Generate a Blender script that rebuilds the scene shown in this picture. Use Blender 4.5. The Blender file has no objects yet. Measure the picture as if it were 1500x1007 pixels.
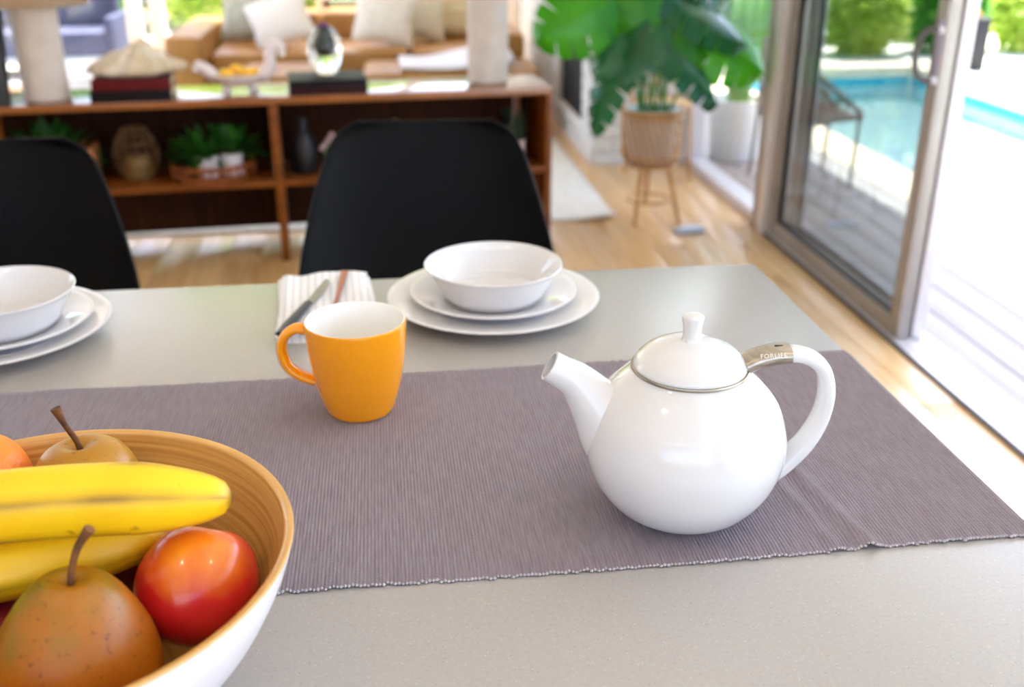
import bpy, bmesh, math, random
from mathutils import Vector, Matrix, noise as mnoise
random.seed(7)
PI = math.pi
S = bpy.context.scene
C = S.collection

# ------------------------------------------------------------------ camera
cam_d = bpy.data.cameras.new('camera'); cam = bpy.data.objects.new('camera', cam_d); C.objects.link(cam)
S.camera = cam
cam.location = (0, 0, 1.40)
cam.rotation_mode = 'XYZ'
cam.rotation_euler = (math.radians(90 - 23.4), 0, math.radians(-7.1))
cam_d.sensor_width = 36.0
cam_d.lens = 36.0 * 1512 / 1500
cam_d.clip_start = 0.02; cam_d.clip_end = 200
cam_d.dof.use_dof = True
cam_d.dof.focus_distance = 0.77
cam_d.dof.aperture_fstop = 5.4

# ------------------------------------------------------------------ sky, sun, exposure
W = bpy.data.worlds.new('sky'); S.world = W; W.use_nodes = True
wn = W.node_tree.nodes; wl = W.node_tree.links
sky = wn.new('ShaderNodeTexSky'); sky.sky_type = 'NISHITA'
sky.sun_disc = False; sky.sun_elevation = math.radians(62); sky.sun_rotation = math.radians(25)
sky.air_density = 1.0; sky.dust_density = 2.5; sky.ozone_density = 1.0
bg = wn['Background']; bg.inputs['Strength'].default_value = 1.0
sky_tint = wn.new('ShaderNodeMix'); sky_tint.data_type = 'RGBA'; sky_tint.blend_type = 'MULTIPLY'; sky_tint.inputs['Factor'].default_value = 1.0
sky_tint.inputs['B'].default_value = (1.0, 0.95, 0.985, 1)      # slight magenta tint on the skylight, offsets a green cast
wl.new(sky.outputs[0], sky_tint.inputs['A']); wl.new(sky_tint.outputs['Result'], bg.inputs['Color'])
sun_d = bpy.data.lights.new('sun', 'SUN'); sun = bpy.data.objects.new('sun', sun_d); C.objects.link(sun)
sun_d.energy = 20.0; sun_d.angle = math.radians(0.6); sun_d.color = (1.0, 0.95, 0.86)
sun.rotation_euler = Vector((-0.2, -0.4, -1.0)).to_track_quat('-Z', 'Y').to_euler()
S.view_settings.view_transform = 'Standard'; S.view_settings.look = 'None'
S.view_settings.gamma = 1.0; S.view_settings.use_curve_mapping = False
S.view_settings.exposure = 0.24
try:
    cy = S.cycles
    cy.use_denoising = True
    cy.max_bounces = 10; cy.diffuse_bounces = 6; cy.glossy_bounces = 5
    cy.transmission_bounces = 8; cy.transparent_max_bounces = 16
    cy.sample_clamp_indirect = 8.0; cy.caustics_reflective = False; cy.caustics_refractive = False
except Exception:
    pass

# ------------------------------------------------------------------ helpers
def lin(h):
    if not isinstance(h, str): return tuple(h)
    h = h.lstrip('#'); o = []
    for i in (0, 2, 4):
        c = int(h[i:i+2], 16) / 255
        o.append(c / 12.92 if c <= 0.04045 else ((c + 0.055) / 1.055) ** 2.4)
    return tuple(o)

def mat(name, col, rough=0.5, metal=0.0, col2=None, nscale=8.0, nstretch=(1, 1, 1), lo=0.35, hi=0.65,
        bump=0.0, bscale=60.0, bstretch=None, spec=0.5, coat=0.0, sheen=0.0, sss=0.0, detail=4.0, coords='Object', transl=0.0):
    m = bpy.data.materials.new(name); m.use_nodes = True
    n = m.node_tree.nodes; l = m.node_tree.links; b = n['Principled BSDF']
    b.inputs['Base Color'].default_value = (*lin(col), 1)
    b.inputs['Roughness'].default_value = rough; b.inputs['Metallic'].default_value = metal
    b.inputs['Specular IOR Level'].default_value = spec
    b.inputs['Coat Weight'].default_value = coat; b.inputs['Coat Roughness'].default_value = 0.05
    b.inputs['Sheen Weight'].default_value = sheen
    if sss:
        b.inputs['Subsurface Weight'].default_value = sss; b.inputs['Subsurface Scale'].default_value = 0.01
    tc = n.new('ShaderNodeTexCoord')
    def noise(scale, stretch, det):
        mp = n.new('ShaderNodeMapping'); mp.inputs['Scale'].default_value = stretch
        l.new(tc.outputs[coords], mp.inputs[0])
        t = n.new('ShaderNodeTexNoise'); t.inputs['Scale'].default_value = scale; t.inputs['Detail'].default_value = det
        l.new(mp.outputs[0], t.inputs['Vector']); return t
    if col2 is not None:
        t = noise(nscale, nstretch, detail)
        r = n.new('ShaderNodeValToRGB'); r.name = 'ramp'
        r.color_ramp.elements[0].position = lo; r.color_ramp.elements[0].color = (*lin(col), 1)
        r.color_ramp.elements[1].position = hi; r.color_ramp.elements[1].color = (*lin(col2), 1)
        l.new(t.outputs['Fac'], r.inputs[0]); l.new(r.outputs[0], b.inputs['Base Color'])
    if bump:
        t = noise(bscale, bstretch or (1, 1, 1), 3.0)
        bp = n.new('ShaderNodeBump'); bp.inputs['Strength'].default_value = bump; bp.inputs['Distance'].default_value = 0.004
        l.new(t.outputs['Fac'], bp.inputs['Height']); l.new(bp.outputs[0], b.inputs['Normal'])
    if transl:
        tr = n.new('ShaderNodeBsdfTranslucent'); mx = n.new('ShaderNodeMixShader'); mx.inputs[0].default_value = transl
        src = b.inputs['Base Color'].links[0].from_socket if b.inputs['Base Color'].links else None
        if src: l.new(src, tr.inputs[0])
        else: tr.inputs[0].default_value = (*lin(col), 1)
        l.new(b.outputs[0], mx.inputs[1]); l.new(tr.outputs[0], mx.inputs[2]); l.new(mx.outputs[0], n['Material Output'].inputs[0])
    return m

def glass_pane(name, tint, refl=1.0):
    """thin architectural glass: Fresnel mix of a tinted see-through and a mirror"""
    m = bpy.data.materials.new(name); m.use_nodes = True
    n = m.node_tree.nodes; l = m.node_tree.links; n.remove(n['Principled BSDF'])
    t = n.new('ShaderNodeBsdfTransparent'); t.inputs[0].default_value = (*tint, 1)
    g = n.new('ShaderNodeBsdfGlossy'); g.inputs['Roughness'].default_value = 0.0; g.inputs[0].default_value = (refl, refl, refl, 1)
    w = n.new('ShaderNodeLayerWeight'); w.inputs[0].default_value = 0.5      # Schlick, the same from both faces
    pw = n.new('ShaderNodeMath'); pw.operation = 'POWER'; pw.inputs[1].default_value = 5.0; l.new(w.outputs['Facing'], pw.inputs[0])
    f = n.new('ShaderNodeMath'); f.operation = 'MULTIPLY_ADD'; f.inputs[1].default_value = 0.75; f.inputs[2].default_value = 0.03; l.new(pw.outputs[0], f.inputs[0])
    mx = n.new('ShaderNodeMixShader')
    l.new(f.outputs[0], mx.inputs[0]); l.new(t.outputs[0], mx.inputs[1]); l.new(g.outputs[0], mx.inputs[2])
    l.new(mx.outputs[0], n['Material Output'].inputs[0]); return m

def link(o, parent=None):
    C.objects.link(o)
    if parent is not None: o.parent = parent
    return o

def mesh_obj(name, vs, fs, m=None, parent=None, smooth=True, loc=None, rotz=None, auto=None):
    me = bpy.data.meshes.new(name); me.from_pydata([tuple(v) for v in vs], [], fs); me.update()
    if smooth:
        me.polygons.foreach_set('use_smooth', [True] * len(me.polygons))
        if auto: 
            try: me.set_sharp_from_angle(angle=math.radians(auto))
            except Exception: pass
    if m: me.materials.append(m)
    o = bpy.data.objects.new(name, me); link(o, parent)
    if loc is not None: o.location = loc
    if rotz is not None: o.rotation_euler = (0, 0, rotz)
    return o

def share(name, me, parent=None, loc=(0, 0, 0), rot=(0, 0, 0), scale=(1, 1, 1)):
    o = bpy.data.objects.new(name, me); link(o, parent); o.location = loc; o.rotation_euler = rot; o.scale = scale; return o

def thing(name, label, cat, loc=(0, 0, 0), rotz=0.0, group=None):
    o = bpy.data.objects.new(name, None); C.objects.link(o); o.empty_display_size = 0.05
    o.location = loc; o.rotation_euler = (0, 0, rotz); tag(o, label, cat, group); return o

def tag(o, label, cat, group=None):
    o['label'] = label; o['category'] = cat
    if group: o['group'] = group
    return o

def struct(o):
    o['kind'] = 'structure'; return o

def root_struct(name, loc=(0, 0, 0)):
    o = bpy.data.objects.new(name, None); C.objects.link(o); o.location = loc; o['kind'] = 'structure'; return o

class MB:
    """collects shapes into one mesh"""
    def __init__(s): s.v = []; s.f = []
    def add(s, vs, fs):
        k = len(s.v); s.v += [tuple(v) for v in vs]; s.f += [tuple(i + k for i in f) for f in fs]; return s
    def box(s, x0, x1, y0, y1, z0, z1, bev=0.0):
        if bev <= 0:
            return s.add([(x, y, z) for z in (z0, z1) for y in (y0, y1) for x in (x0, x1)],
                         [(0, 2, 3, 1), (4, 5, 7, 6), (0, 1, 5, 4), (2, 6, 7, 3), (0, 4, 6, 2), (1, 3, 7, 5)])
        bm = bmesh.new(); bmesh.ops.create_cube(bm, size=1)
        for v in bm.verts:
            v.co = Vector(((x0+x1)/2 + v.co.x*(x1-x0), (y0+y1)/2 + v.co.y*(y1-y0), (z0+z1)/2 + v.co.z*(z1-z0)))
        bmesh.ops.bevel(bm, geom=bm.edges[:], offset=bev, segments=2, profile=0.6, affect='EDGES')
        bm.verts.index_update()
        s.add([v.co.copy() for v in bm.verts], [[v.index for v in f.verts] for f in bm.faces]); bm.free(); return s
    def lathe(s, prof, n=64, cx=0, cy=0, fn=None):
        vs = []; fs = []; rows = []
        for r, z in prof:
            if r < 1e-6:
                rows.append([len(vs)]); vs.append((cx, cy, z))
            else:
                row = []
                for i in range(n):
                    a = 2*PI*i/n; rr = r * (fn(a, z) if fn else 1)
                    row.append(len(vs)); vs.append((cx + rr*math.cos(a), cy + rr*math.sin(a), z))
                rows.append(row)
        for a, b in zip(rows, rows[1:]):
            for i in range(n):
                j = (i+1) % n
                if len(a) == 1 and len(b) == 1: continue
                if len(a) == 1: fs.append((a[0], b[j], b[i]))
                elif len(b) == 1: fs.append((a[i], a[j], b[0]))
                else: fs.append((a[i], a[j], b[j], b[i]))
        return s.add(vs, fs)
    def tube(s, path, rad, n=12, cap=True, sec=None, up=None):
        """sec(angle)->(a,b) multipliers; rad float, list, or list of (ra, rb)"""
        P = [Vector(p) for p in path]; m = len(P)
        if not isinstance(rad, (list, tuple)): rad = [rad] * m
        T = []
        for i in range(m):
            t = P[min(i+1, m-1)] - P[max(i-1, 0)]; T.append(t.normalized())
        u = Vector(up) if up else (Vector((0, 0, 1)) if abs(T[0].z) < 0.9 else Vector((1, 0, 0)))
        N = (u - T[0]*u.dot(T[0])).normalized(); vs = []; fs = []
        for i in range(m):
            if up: N = (u - T[i]*u.dot(T[i])).normalized()
            else: N = (N - T[i]*N.dot(T[i])).normalized()
            B = T[i].cross(N)
            ra, rb = rad[i] if isinstance(rad[i], (list, tuple)) else (rad[i], rad[i])
            for k in range(n):
                a = 2*PI*k/n; q = sec(a, i) if sec else 1.0
                vs.append(P[i] + N*(ra*q*math.cos(a)) + B*(rb*q*math.sin(a)))
        for i in range(m-1):
            for k in range(n):
                j = (k+1) % n
                fs.append((i*n+k, i*n+j, (i+1)*n+j, (i+1)*n+k))
        if cap:
            fs.append(tuple(reversed(range(n)))); fs.append(tuple(range((m-1)*n, m*n)))
        return s.add(vs, fs)
    def build(s, name, m=None, parent=None, smooth=True, auto=40, **k):
        return mesh_obj(name, s.v, s.f, m, parent, smooth, auto=auto, **k)

def spline(pts, n):
    """Catmull-Rom through tuples of any length"""
    out = []; m = len(pts)
    for i in range(m-1):
        p0 = pts[max(i-1, 0)]; p1 = pts[i]; p2 = pts[i+1]; p3 = pts[min(i+2, m-1)]
        for k in range(n):
            t = k/n
            out.append(tuple(0.5*((2*b) + (-a+c)*t + (2*a-5*b+4*c-d)*t*t + (-a+3*b-3*c+d)*t**3) for a, b, c, d in zip(p0, p1, p2, p3)))
    out.append(tuple(pts[-1])); return out

def box_obj(name, b, m, parent=None, bev=0.0):
    return MB().box(*b, bev=bev).build(name, m, parent, smooth=bev > 0, auto=35)

# ------------------------------------------------------------------ materials
M = {}
M['oak'] = mat('oak_floor', '#d6ac74', 0.40, col2='#c8985c', nscale=3, nstretch=(14, 1, 1), coat=0.5)
M['oak_b'] = mat('oak_floor_pale', '#debb88', 0.40, col2='#cfa066', nscale=3, nstretch=(14, 1, 1), coat=0.5)
M['oak_c'] = mat('oak_floor_honey', '#cca066', 0.40, col2='#d8ae76', nscale=3, nstretch=(14, 1, 1), coat=0.5)
for k_ in ('oak', 'oak_b', 'oak_c'): M[k_].node_tree.nodes['Principled BSDF'].inputs['Coat Roughness'].default_value = 0.2
M['white_wall'] = mat('white_paint', '#eceae6', 0.7, col2='#e6e4df', nscale=2)
M['ceil'] = mat('ceiling_paint', '#f1f0ed', 0.8)
M['brick'] = mat('white_painted_brick', '#e9e9e6', 0.7, col2='#dcdcd8', nscale=12, bump=0.3, bscale=50)
M['mortar'] = mat('white_mortar', '#cfcfcb', 0.9)
M['alu'] = mat('door_aluminium', '#a59d97', 0.42, metal=0.35, col2='#9a928c', nscale=4)
M['alu_l'] = mat('pale_aluminium', '#d9d4d6', 0.38, metal=0.25)
M['alu_d'] = mat('dark_gasket', '#3a3a3c', 0.6)
M['chrome'] = mat('brushed_steel', '#bdb3a6', 0.28, metal=1.0, col2='#a89e90', nscale=40, nstretch=(1, 1, 12))
M['glass'] = glass_pane('clear_pane', (0.95, 0.955, 0.96))
M['glass_t'] = glass_pane('green_tinted_pane', (0.76, 0.785, 0.785))
M['black_m'] = mat('black_steel', '#151516', 0.45)
M['quartz'] = mat('grey_quartz', '#a9a29c', 0.26, col2='#a39c96', nscale=300, lo=0.3, hi=0.7, spec=0.5)
M['walnut'] = mat('walnut_veneer', '#86480f', 0.4, col2='#643208', nscale=5, nstretch=(1, 14, 14), coat=0.05, spec=0.25)
M['walnut_shade'] = mat('walnut_shade_panel', '#341704', 0.6, col2='#260f03', nscale=5, nstretch=(10, 10, 1), spec=0.1)  # bookcase interior shade painted into the wood; also serves the subfloor
M['walnut_t'] = mat('walnut_polished', '#9a5a1a', 0.16, col2='#7c4410', nscale=5, nstretch=(1, 14, 14), coat=0.6)
M['black_pl'] = mat('black_shell_plastic', '#040405', 0.5, spec=0.12)
M['beech'] = mat('beech_leg', '#b98d57', 0.5, col2='#a67a45', nscale=5, nstretch=(8, 8, 1))
M['china'] = mat('white_porcelain', '#dedcdc', 0.10, spec=0.5, coat=0.3)
M['white_glaze'] = mat('white_glaze', '#f5f2ec', 0.12)
M['orange_glaze'] = mat('orange_glaze', '#fca408', 0.16, col2='#f99d06', nscale=3, coat=0.3)
M['sofa'] = mat('tan_leather', '#ae803f', 0.45, col2='#9a6a2c', nscale=4, bump=0.08, bscale=120)
M['rug'] = mat('cream_rug', '#e3dfd6', 0.95, col2='#d6d1c6', nscale=30, bump=0.6, bscale=160)
M['rattan'] = mat('rattan', '#c89a5f', 0.5, col2='#b07f45', nscale=10)
M['rattan_d'] = mat('red_brown_rattan', '#9a5424', 0.5, col2='#7c4018', nscale=14)
M['leaf_a'] = mat('monstera_green', '#4aa516', 0.24, col2='#2f8a10', nscale=6, transl=0.4)
M['leaf_b'] = mat('monstera_dark_green', '#14552a', 0.22, col2='#1f6a38', nscale=6, transl=0.15)
M['herb_shade'] = mat('herb_leaf_shade', '#2c6a14', 0.5, col2='#1c4a10', nscale=20)  # leaves darkened to paint in the shade inside the bookcase
M['stem'] = mat('green_stem', '#4d8a35', 0.5)
M['soil'] = mat('dark_soil', '#2c2119', 0.95, col2='#1e160f', nscale=30)
M['hedge'] = mat('garden_green', '#4a9a34', 0.5, col2='#7cc04c', nscale=2, transl=0.35)
M['hedge_y'] = mat('garden_lime', '#b2cf4c', 0.5, col2='#d8e07c', nscale=2, transl=0.4)
M['hedge_d'] = mat('garden_deep_green', '#1f5f2c', 0.5, col2='#2f7a3a', nscale=2, transl=0.3)
M['bark'] = mat('bark', '#6a563f', 0.9, col2='#4b3b2a', nscale=10)
M['deck'] = mat('weathered_deck', '#a09a98', 0.6, col2='#8f8988', nscale=4, nstretch=(10, 1, 1))
M['coping'] = mat('cream_coping', '#ddcdb4', 0.7, col2='#d3c2a8', nscale=8)
M['patio'] = mat('pale_concrete', '#e4e0d8', 0.8, col2='#d9d5cc', nscale=3)
M['tile'] = mat('pool_plaster', '#f0f6f6', 0.5, col2='#e8f2f3', nscale=3)
M['tile_d'] = mat('waterline_tile', '#2b9fb4', 0.3)
M['ground'] = mat('garden_ground', '#6f7a45', 0.95, col2='#8a7a55', nscale=2)

def specks(m, col, scale, thr, amt):
    n = m.node_tree.nodes; l = m.node_tree.links; b = n['Principled BSDF']; src = b.inputs['Base Color'].links[0].from_socket
    tc = n.new('ShaderNodeTexCoord'); v = n.new('ShaderNodeTexVoronoi'); v.inputs['Scale'].default_value = scale; l.new(tc.outputs['Object'], v.inputs['Vector'])
    w = n.new('ShaderNodeTexWhiteNoise'); l.new(v.outputs['Position'], w.inputs['Vector'])
    g = n.new('ShaderNodeMath'); g.operation = 'GREATER_THAN'; g.inputs[1].default_value = thr; l.new(w.outputs['Value'], g.inputs[0])
    d = n.new('ShaderNodeMath'); d.operation = 'LESS_THAN'; d.inputs[1].default_value = 0.33; l.new(v.outputs['Distance'], d.inputs[0])
    a = n.new('ShaderNodeMath'); a.operation = 'MULTIPLY'; l.new(g.outputs[0], a.inputs[0]); l.new(d.outputs[0], a.inputs[1])
    k = n.new('ShaderNodeMath'); k.operation = 'MULTIPLY'; k.inputs[1].default_value = amt; l.new(a.outputs[0], k.inputs[0])
    x = n.new('ShaderNodeMix'); x.data_type = 'RGBA'; l.new(k.outputs[0], x.inputs['Factor']); l.new(src, x.inputs['A']); x.inputs['B'].default_value = (*lin(col), 1)
    l.new(x.outputs['Result'], b.inputs['Base Color'])
specks(M['quartz'], '#6a625a', 620.0, 0.96, 0.35); specks(M['quartz'], '#d6d0c8', 560.0, 0.96, 0.3)

# ------------------------------------------------------------------ room shell
ROOM_X0, ROOM_X1, ROOM_Y0, ROOM_Y1, CEIL = -3.3, 1.70, -2.4, 8.60, 2.50
fl = root_struct('floor', (0, 0, -0.02))
sub = box_obj('subfloor', (ROOM_X0, ROOM_X1+0.16, ROOM_Y0, ROOM_Y1+0.1, -0.06, -0.002), M['walnut_shade'], fl)
pl_w, pl_l = 0.14, 1.9
pm = []
for mm in ('oak', 'oak_b', 'oak_c'):
    b = MB().box(0.0008, pl_w-0.0008, 0.0008, pl_l-0.0008, 0, 0.02, bev=0.0012); o = b.build('plank', M[mm]); pm.append(o.data)
    bpy.data.objects.remove(o)
nx = int((ROOM_X1 - ROOM_X0) / pl_w)
for i in range(nx):
    off = -((i*0.73) % 1.9)
    y = ROOM_Y0 + 1.2 + off
    while y < ROOM_Y1 - 0.1:
        y0 = max(y, ROOM_Y0); y1 = min(y+pl_l, ROOM_Y1)
        if y1 - y0 > 0.1:
            share('plank', pm[random.randrange(3)], fl, (ROOM_X1 - (i+1)*pl_w, y0, 0), (0, 0, 0), (1, (y1-y0)/pl_l, 1))
        y += pl_l
struct(box_obj('ceiling', (ROOM_X0, ROOM_X1+0.12, ROOM_Y0, ROOM_Y1+0.12, CEIL, CEIL+0.12), M['ceil']))
wlf = root_struct('wall_left', (ROOM_X0, 0, 0))
for bb in ((-0.12, 0, ROOM_Y0, 3.6, 0, CEIL), (-0.12, 0, 3.6, 8.3, 2.3, CEIL), (-0.12, 0, 3.6, 8.3, 0, 0.1), (-0.12, 0, 8.3, ROOM_Y1, 0, CEIL)): box_obj('wall_panel', bb, M['white_wall'], wlf)
extra_glazing = root_struct('window_4', (ROOM_X0, 0, 0))  # unseen glazing, added to brighten the room with more daylight
for y_ in (3.6, 5.13, 6.66, 8.24): box_obj('mullion', (-0.1, -0.02, y_, y_+0.06, 0.1, 2.3), M['alu_l'], extra_glazing)
for y_ in (3.66, 5.19, 6.72): box_obj('pane', (-0.06, -0.054, y_, y_+1.47, 0.1, 2.3), M['glass'], extra_glazing)
# wall behind the photographer: an unseen window, widened to let in more daylight
wf = root_struct('wall_front', (0, ROOM_Y0, 0))
box_obj('wall_panel', (ROOM_X0, ROOM_X1+0.12, -0.12, 0, 0, 1.0), M['white_wall'], wf)
box_obj('wall_panel', (ROOM_X0, ROOM_X1+0.12, -0.12, 0, 2.3, CEIL), M['white_wall'], wf)
box_obj('wall_panel', (ROOM_X0, -2.6, -0.12, 0, 1.0, 2.3), M['white_wall'], wf)
box_obj('wall_panel', (1.2, ROOM_X1+0.12, -0.12, 0, 1.0, 2.3), M['white_wall'], wf)
w3 = root_struct('window_3', (0, ROOM_Y0, 1.0))
box_obj('pane', (-2.6, 1.2, -0.06, -0.052, 0, 1.3), M['glass'], w3)
for x in (-2.6, -1.35, -0.1, 1.15): box_obj('mullion', (x, x+0.05, -0.1, -0.01, 0, 1.3), M['alu_l'], w3)
# roof overhang outside the sliding doors
struct(box_obj('roof_overhang', (ROOM_X1+0.13, 2.98, ROOM_Y0-1, ROOM_Y1+0.2, CEIL+0.06, CEIL+0.16), M['white_wall']))
# header above the glazing
struct(box_obj('trim_1', (ROOM_X1, ROOM_X1+0.12, ROOM_Y0, 5.70, 2.25, CEIL), M['white_wall']))

# right-hand glazing: fixed light, post, sliding leaves
win = root_struct('window_1', (ROOM_X1, 0, 0))
box_obj('window_frame', (0.0, 0.10, 4.46, 5.70, 0.0, 0.045), M['alu_l'], win)
box_obj('window_frame', (0.0, 0.10, 4.46, 5.70, 2.20, 2.25), M['alu_l'], win)
box_obj('window_frame', (0.0, 0.10, 5.645, 5.70, 0.045, 2.20), M['alu_l'], win)
box_obj('pane', (0.046, 0.052, 4.46, 5.645, 0.045, 2.20), M['glass'], win)
post = root_struct('trim_2', (ROOM_X1, 0, 0))
box_obj('post', (-0.02, 0.12, 4.38, 4.47, 0, 2.25), M['alu'], post, bev=0.004)
box_obj('post_cover', (-0.03, 0.02, 4.30, 4.38, 0, 2.25), M['alu_l'], post, bev=0.003)
def leaf_panel(name, x0, y0, y1, mfr, mgl, handle=False, st=0.065):
    d = root_struct(name, (ROOM_X1 + x0, 0, 0))
    t = 0.042
    box_obj('stile', (0, t, y0, y0+st, 0.015, 2.22), mfr, d, bev=0.003)
    box_obj('stile', (0, t, y1-st, y1, 0.015, 2.22), mfr, d, bev=0.003)
    box_obj('bottom_rail', (0, t, y0+st, y1-st, 0.015, 0.075), mfr, d, bev=0.003)
    box_obj('top_rail', (0, t, y0+st, y1-st, 2.15, 2.22), mfr, d, bev=0.003)
    box_obj('gasket', (0.012, 0.03, y0+st, y1-st, 0.075, 0.087), M['alu_d'], d)
    box_obj('gasket', (0.012, 0.03, y1-st-0.012, y1-st, 0.087, 2.15), M['alu_d'], d)
    box_obj('pane', (t/2-0.003, t/2+0.003, y0+st, y1-st-0.012, 0.087, 2.15), mgl, d)
    return d
d1 = leaf_panel('door_1', 0.0, 3.05, 4.30, M['alu'], M['glass_t'])
box_obj('lock_plate', (-0.012, 0.0, 3.058, 3.085, 0.86, 1.06), mat('mauve_plate', '#8f8390', 0.4, metal=0.3), d1, bev=0.002)
hb = MB().tube(spline([(0.0, 3.068, 1.03), (-0.035, 3.074, 1.03), (-0.055, 3.085, 1.008), (-0.060, 3.098, 0.955), (-0.055, 3.085, 0.902), (-0.035, 3.074, 0.88), (0.0, 3.068, 0.88)], 6), 0.0095, 10)
h = hb.build('handle', mat('grey_handle', '#5c5558', 0.35, metal=0.5), d1)
for z in (1.03, 0.88):
    MB().tube([(-0.014, 3.068, z), (0.004, 3.068, z)], 0.014, 14).build('handle_boss', M['alu_l'], h)
d2 = leaf_panel('door_2', 0.055, 3.05, 4.25, M['alu_l'], M['glass_t'], st=0.10)
tr = root_struct('trim_3', (ROOM_X1, 0, 0))
box_obj('sill_track', (-0.01, 0.13, ROOM_Y0, 4.30, 0.0, 0.012), M['alu_l'], tr)
for x in (0.018, 0.073): box_obj('rail', (x, x+0.006, ROOM_Y0, 4.30, 0.012, 0.0148), M['alu_l'], tr)
box_obj('sill_edge', (-0.022, -0.01, ROOM_Y0, 4.30, 0.0, 0.010), M['alu_d'], tr)
# leaf at the far end of the opening, behind the photographer
leaf_panel('door_3', 0.0, ROOM_Y0+0.02, 0.1, M['alu'], M['glass'])

# back glazing behind the sofa
wb = root_struct('window_2', (0, ROOM_Y1, 0))
box_obj('window_frame', (ROOM_X0, 1.16, 0, 0.10, 0.0, 0.06), M['alu_l'], wb)
box_obj('window_frame', (ROOM_X0, 1.16, 0, 0.10, 2.32, CEIL), M['white_wall'], wb)
mull = [-3.25, -1.875, -1.70, -0.42, 0.35, 1.08]
for x in mull: box_obj('mullion', (x-0.05, x+0.05, 0, 0.11, 0.06, 2.32), M['white_wall'], wb, bev=0.004)
for a, b in zip(mull, mull[1:]):
    if b - a > 0.3: box_obj('pane', (a+0.05, b-0.05, 0.045, 0.051, 0.06, 2.32), M['glass'], wb)
    else: box_obj('pane', (a+0.05, b-0.05, 0.045, 0.051, 0.06, 2.32), M['glass'], wb)
box_obj('transom', (-0.42, 0.35, 0.0, 0.06, 0.60, 0.66), mat('sage_sill', '#9fb3a6', 0.5), wb)

# white painted brick fireplace pier
pier = root_struct('wall_right', (0, 0, 0))
PX0, PX1, PY0, PY1 = 1.168, 1.80, 5.692, 8.72
box_obj('mortar_core', (PX0, PX1, PY0, 6.0, 0, CEIL), M['mortar'], pier)
box_obj('mortar_core', (PX0+0.35, PX1, 6.0, 6.85, 0, CEIL), M['mortar'], pier)
box_obj('mortar_core', (PX0, PX0+0.35, 6.0, 6.85, 0.95, CEIL), M['mortar'], pier)
box_obj('hearth_base', (PX0, PX0+0.35, 6.0, 6.85, 0, 0.17), M['white_wall'], pier)
box_obj('mortar_core', (PX0, PX1, 6.85, PY1, 0, CEIL), M['mortar'], pier)
box_obj('firebox_block', (PX0+0.02, PX0+0.349, 6.002, 6.848, 0.171, 0.948), mat('firebox_black', '#1a1a1b', 0.8), pier)  # solid black block fills the fireplace opening
for y in [6.02 + k*0.0375 for k in range(23)]:
    pass
bw, bh, jt = 0.215, 0.068, 0.010
b1 = MB().box(0, bw, -0.012, 0.03, 0, bh, bev=0.004).build('brick', M['brick']); bm1 = b1.data; bpy.data.objects.remove(b1)
b2 = MB().box(-0.012, 0.03, 0, bw, 0, bh, bev=0.004).build('brick', M['brick']); bm2 = b2.data; bpy.data.objects.remove(b2)
upper = MB()
row = 0; z = 0.0
while z < CEIL - bh:
    off = (row % 2) * (bw + jt)/2
    x = PX0 - off
    while x < PX1 - 0.1:
        a = max(x, PX0-0.012); e = min(x+bw, PX1-0.1)
        if e - a > 0.03:
            if z < 1.05: share('brick', bm1, pier, (a, PY0 + random.uniform(-0.002, 0.002), z), (0, 0, 0), ((e-a)/bw, 1, 1))
            else: upper.box(a, e, PY0-0.012, PY0+0.03, z, z+bh)
        x += bw + jt
    y = PY0 + 0.03 - ((row+1) % 2) * (bw + jt)/2
    while y < PY1:
        a = max(y, PY0+0.03); e = min(y+bw, PY1)
        seg = [(a, e)]
        if 0.17 - bh < z < 0.95: seg = [(a, min(e, 5.995)), (max(a, 6.855), e)]
        for a2, e2 in seg:
            if e2 - a2 > 0.03:
                if z < 0.8: share('brick', bm2, pier, (PX0 + random.uniform(-0.002, 0.002), a2, z), (0, 0, 0), (1, (e2-a2)/bw, 1))
                else: upper.box(PX0-0.012, PX0+0.03, a2, e2, z, z+bh)
        y += bw + jt
    z += bh + jt; row += 1
u = upper.build('brick_courses', M['brick'], pier, smooth=False); u['kind'] = 'stuff'

# warm recessed ceiling lamps of the kitchen
lamp_m = bpy.data.materials.new('lamp_glow'); lamp_m.use_nodes = True
e_ = lamp_m.node_tree.nodes['Principled BSDF']
e_.inputs['Emission Color'].default_value = (1.0, 0.78, 0.55, 1); e_.inputs['Emission Strength'].default_value = 6.0
k = 0
for x in (-1.9, -0.6, 0.7):
    for y in (-1.2, 0.3):
        t = thing('ceiling_downlight', 'warm round downlight set into the white kitchen ceiling', 'lamp', (x, y, CEIL), 0, 'kitchen downlights')
        MB().lathe([(0.062, 0.0), (0.085, -0.001), (0.085, -0.006), (0.062, -0.004)], 24).build('trim_ring', M['alu_l'], t)
        MB().lathe([(0.0, -0.0035), (0.061, -0.0035), (0.061, -0.001)], 24).build('lens', lamp_m, t)
        ld = bpy.data.lights.new('downlight', 'SPOT'); ld.energy = 7; ld.color = (1.0, 0.82, 0.62); ld.spot_size = math.radians(120); ld.spot_blend = 0.6; ld.shadow_soft_size = 0.06
        lo = bpy.data.objects.new('downlight_bulb', ld); link(lo, t); lo.location = (0, 0, -0.012)

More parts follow.
